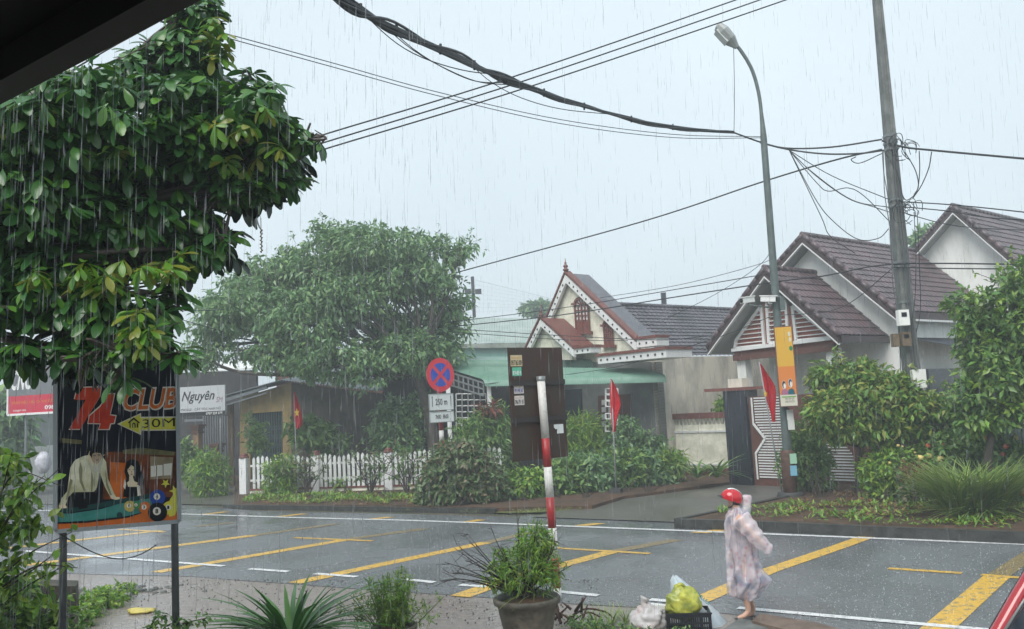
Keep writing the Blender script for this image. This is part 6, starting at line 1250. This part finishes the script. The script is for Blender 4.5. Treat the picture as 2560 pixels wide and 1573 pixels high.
mb=MB(); mb.tube(cat_rom([pb-th_*.05-cf*.02,(pb+ptp)/2-th_*.05+Z*.02-cf*.02,ptp-th_*.05-cf*.02,ptp-cf*.5+Z*.05-th_*.1],6),.016,6); mb.build('window_seal',M_BLACK,car)
mb=MB(); a_,b__,c__,d__=pb+th_*1.1+cf*.02,pr_b,pr_t,ptp+th_*1.1+cf*.02; mb.grid(lambda u,v:(a_*(1-u)+b__*u)*(1-v)+(d__*(1-u)+c__*u)*v+cf*(.16*math.sin(math.pi*u)),14,6); mb.build('windscreen',M_GLASS,car)
mb=MB(); mb.tube([a_,d__],.012,6); mb.build('windscreen_trim',M_STEEL,car)
mb=MB(); mb.grid(lambda u,v:(ptp*(1-u)+pr_t*u)-cf*(2.2*v)+Z*(.05+.05*math.sin(math.pi*u)+.02*math.sin(math.pi*v)-.12*v*v),10,8); mb.build('roof',M_CAR,car)
def cpt(f_,s_,z_): return lo(pb+cf*f_+cr_*(CWd/2+s_),z_)
mb=MB(); prf=[(1.35,.3),(1.4,.55),(1.25,.74),(.1,.93),(-.1,zb_-.04),(-2.7,zb_),(-3.0,.8),(-3.05,.3)]
mb.slab([cpt(f_,-.86,z_) for f_,z_ in prf],cr_*1.72); mb.build('body',M_CAR,car)
mb=MB(); mb.slab([ptp-cf*.02,ptp-cf*2.1,cpt(-2.6,-.78,zb_),lo(pb,zb_)-cf*.1],cr_*.02); mb.build('side_window',M_GLASS,car)
for f_ in (.75,-2.1):
    for s_ in (-.87,.7): mb=MB(); mb.tube([cpt(f_,s_,.31),cpt(f_,s_+.18,.31)],.31,20); mb.build('wheel',M_BLACK,car)
# ---------------------------------------------------------------- veranda roof over the camera
e0,e1=G(0,262,3.75),G(505,0,3.75); ed=nrm(e1-e0); en=A_([ed[1],-ed[0],0]); en=en if en[1]<0 else -en
vr=thing('veranda_roof','black underside and edge beam of the veranda roof overhead','roof',lo(e0)); p0,p1=e0-ed*6,e1+ed*9
M_VR=mat('shade_black_panels',(.005,.005,.006),.7,.3,var=.3,scale=5); mb=MB(); mb.slab([p0+Z*.1,p1+Z*.1,p1+en*9+Z*.1,p0+en*9+Z*.1],Z*.06); mb.build('roof_sheet',M_VR,vr)  # near-black colour carries the shade of the roof underside
mb=MB(); mb.para(p0,p1-p0,en*.09,Z*.12); mb.build('edge_beam',mat('dark_edge_steel',(.011,.012,.012),.5,.4,var=.4,scale=6),vr)
mb=MB(); 
for i in range(1,5): mb.para(p0+en*1.6*i+Z*.02,p1-p0,en*.05,Z*.08)
mb.build('purlin',M_VR,vr)
# ---------------------------------------------------------------- rain, splashes
M_RAIN=bpy.data.materials.new('rain_water'); M_RAIN.use_nodes=True; t_=M_RAIN.node_tree; b_=t_.nodes['Principled BSDF']; b_.inputs['Base Color'].default_value=(.85,.9,.93,1); b_.inputs['Roughness'].default_value=.15; b_.inputs['Alpha'].default_value=.3; b_.inputs['Specular IOR Level'].default_value=.8
def drops(pos,L,r,name,label,lean=.03):
    n=len(pos); a=np.array([0,2.094,4.188]); co=np.empty((n,5,3)); top=pos+np.stack([lean*L,np.zeros(n),L],1); mid=pos+np.stack([lean*L*.3,np.zeros(n),L*.3],1)
    co[:,0]=pos; co[:,4]=top
    for k in range(3): co[:,1+k]=mid+np.stack([np.cos(a[k])*r,np.sin(a[k])*r,np.zeros(n)],1)
    qd=[]
    for k in range(3): k2=(k+1)%3; qd.append((0,1+k2,4,1+k))
    qd=np.array(qd); quads=(qd[None]+(np.arange(n)*5)[:,None,None]).reshape(-1,4); o=linkmesh(name,fastmesh(name,co.reshape(-1,3),quads),M_RAIN,None,base=(0,10,3)); tagp(o,label,'rain',kind='stuff')
def frustum(n,y0,y1,pw=1.5):
    Y=(y0**pw+(y1**pw-y0**pw)*rng.random(n))**(1/pw); px=rng.uniform(-60,2620,n); py=rng.uniform(-60,1573,n); return np.array([P(a_,b__,c__) for a_,b__,c__ in zip(px,py,Y)])
pos=frustum(4200,4.5,32,1.5); pos=pos[pos[:,2]>.05]; n=len(pos); L=rng.uniform(.12,.4,n)*(.6+pos[:,1]/24); drops(pos,L,.0016+.00016*pos[:,1]*rng.uniform(.6,1.4,n),'rain','falling rain drops in front of the street and gardens')
n=650; s_=rng.random(n); ep=p0+np.outer(s_,p1-p0)*1.0; ee=e0-ed*.6+np.outer(rng.random(n)**1.1,(e1-e0)*1.25); ee=ee-en*rng.uniform(.02,.1,n)[:,None]; ee[:,2]=rng.uniform(1.6,3.74,n); drops(ee,rng.uniform(.04,.16,n),rng.uniform(.0012,.0028,n),'roof_drips','long water drips falling from the veranda roof edge',.05)
pos=frustum(1700,3.2,5.6,1.2); m_=(pos[:,0]<-.3)|(rng.random(len(pos))<.12); pos=pos[m_]; n=len(pos); drops(pos,rng.uniform(.06,.22,n),rng.uniform(.0014,.0042,n),'rain','near rain drops falling before the almond tree')
n=9000; g_=np.array([G(rng.uniform(-50,2600),1285+rng.random()**1.3*290) for _ in range(n)]); mbp=[]
a=np.linspace(0,2*math.pi,6,endpoint=False)
co=[];qd=[]
for i in range(n):
    c_=g_[i]; r_=rng.uniform(.003,.008)*(1+c_[1]/30); h_=rng.uniform(.008,.03); b=len(co)
    co+= [c_+A_([0,0,.006]),c_+A_([r_,0,h_*.5]),c_+A_([0,0,h_]),c_+A_([-r_,0,h_*.5]),c_+A_([0,r_,h_*.5])]; qd+=[(b,b+1,b+2,b+3),(b,b+1,b+2,b+4)]
o=linkmesh('rain_splashes',fastmesh('rain_splashes',np.array(co),np.array(qd)),M_RAIN,None,base=(0,14,0)); tagp(o,'tiny rain splashes dotting the wet road','splashes',kind='stuff')
q_=[G(*p) for p in [(rng.uniform(330,1500),1450+rng.random()**2*115) for _ in range(700)]]
co=[];qd=[]
for c_ in q_:
    r_=rng.uniform(.004,.014); b=len(co); co+=[c_+A_([-r_,-r_*.6,-.004]),c_+A_([r_,-r_,-.004]),c_+A_([r_*.7,r_,r_]),c_+A_([-r_*.8,r_*.8,r_*.8])]; qd.append((b,b+1,b+2,b+3))
o=linkmesh('gravel',fastmesh('gravel',np.array(co),np.array(qd)),mat('dark_grit',(.07,.06,.055),.7,.3,var=.5,scale=20),None,base=(0,11,0)); tagp(o,'scattered dark grit on the wet concrete apron','gravel',kind='stuff')
# ---------------------------------------------------------------- haze
mb=MB(); mb.box((0,45,-1.05),260,140,16.5,0); hz=mb.build('haze',[],None,label='pale rain haze filling the street',cat='haze',kind='stuff',base=(0,45,-1)) if False else None
me=bpy.data.meshes.new('haze'); mb=MB(); mb.para((-130,-15,-1.05),(260,0,0),(0,120,0),(0,0,17.5)); me.from_pydata(mb.v,[],mb.f); hz=bpy.data.objects.new('haze',me); COL.objects.link(hz); tagp(hz,'pale rain haze filling the street','haze',kind='stuff')
mh_=bpy.data.materials.new('rain_haze'); mh_.use_nodes=True; t_=mh_.node_tree; t_.nodes.remove(t_.nodes['Principled BSDF']); v_=t_.nodes.new('ShaderNodeVolumePrincipled'); v_.inputs['Color'].default_value=(.86,.93,.97,1); v_.inputs['Density'].default_value=.0048; t_.links.new(v_.outputs[0],t_.nodes['Material Output'].inputs['Volume']); me.materials.append(mh_)
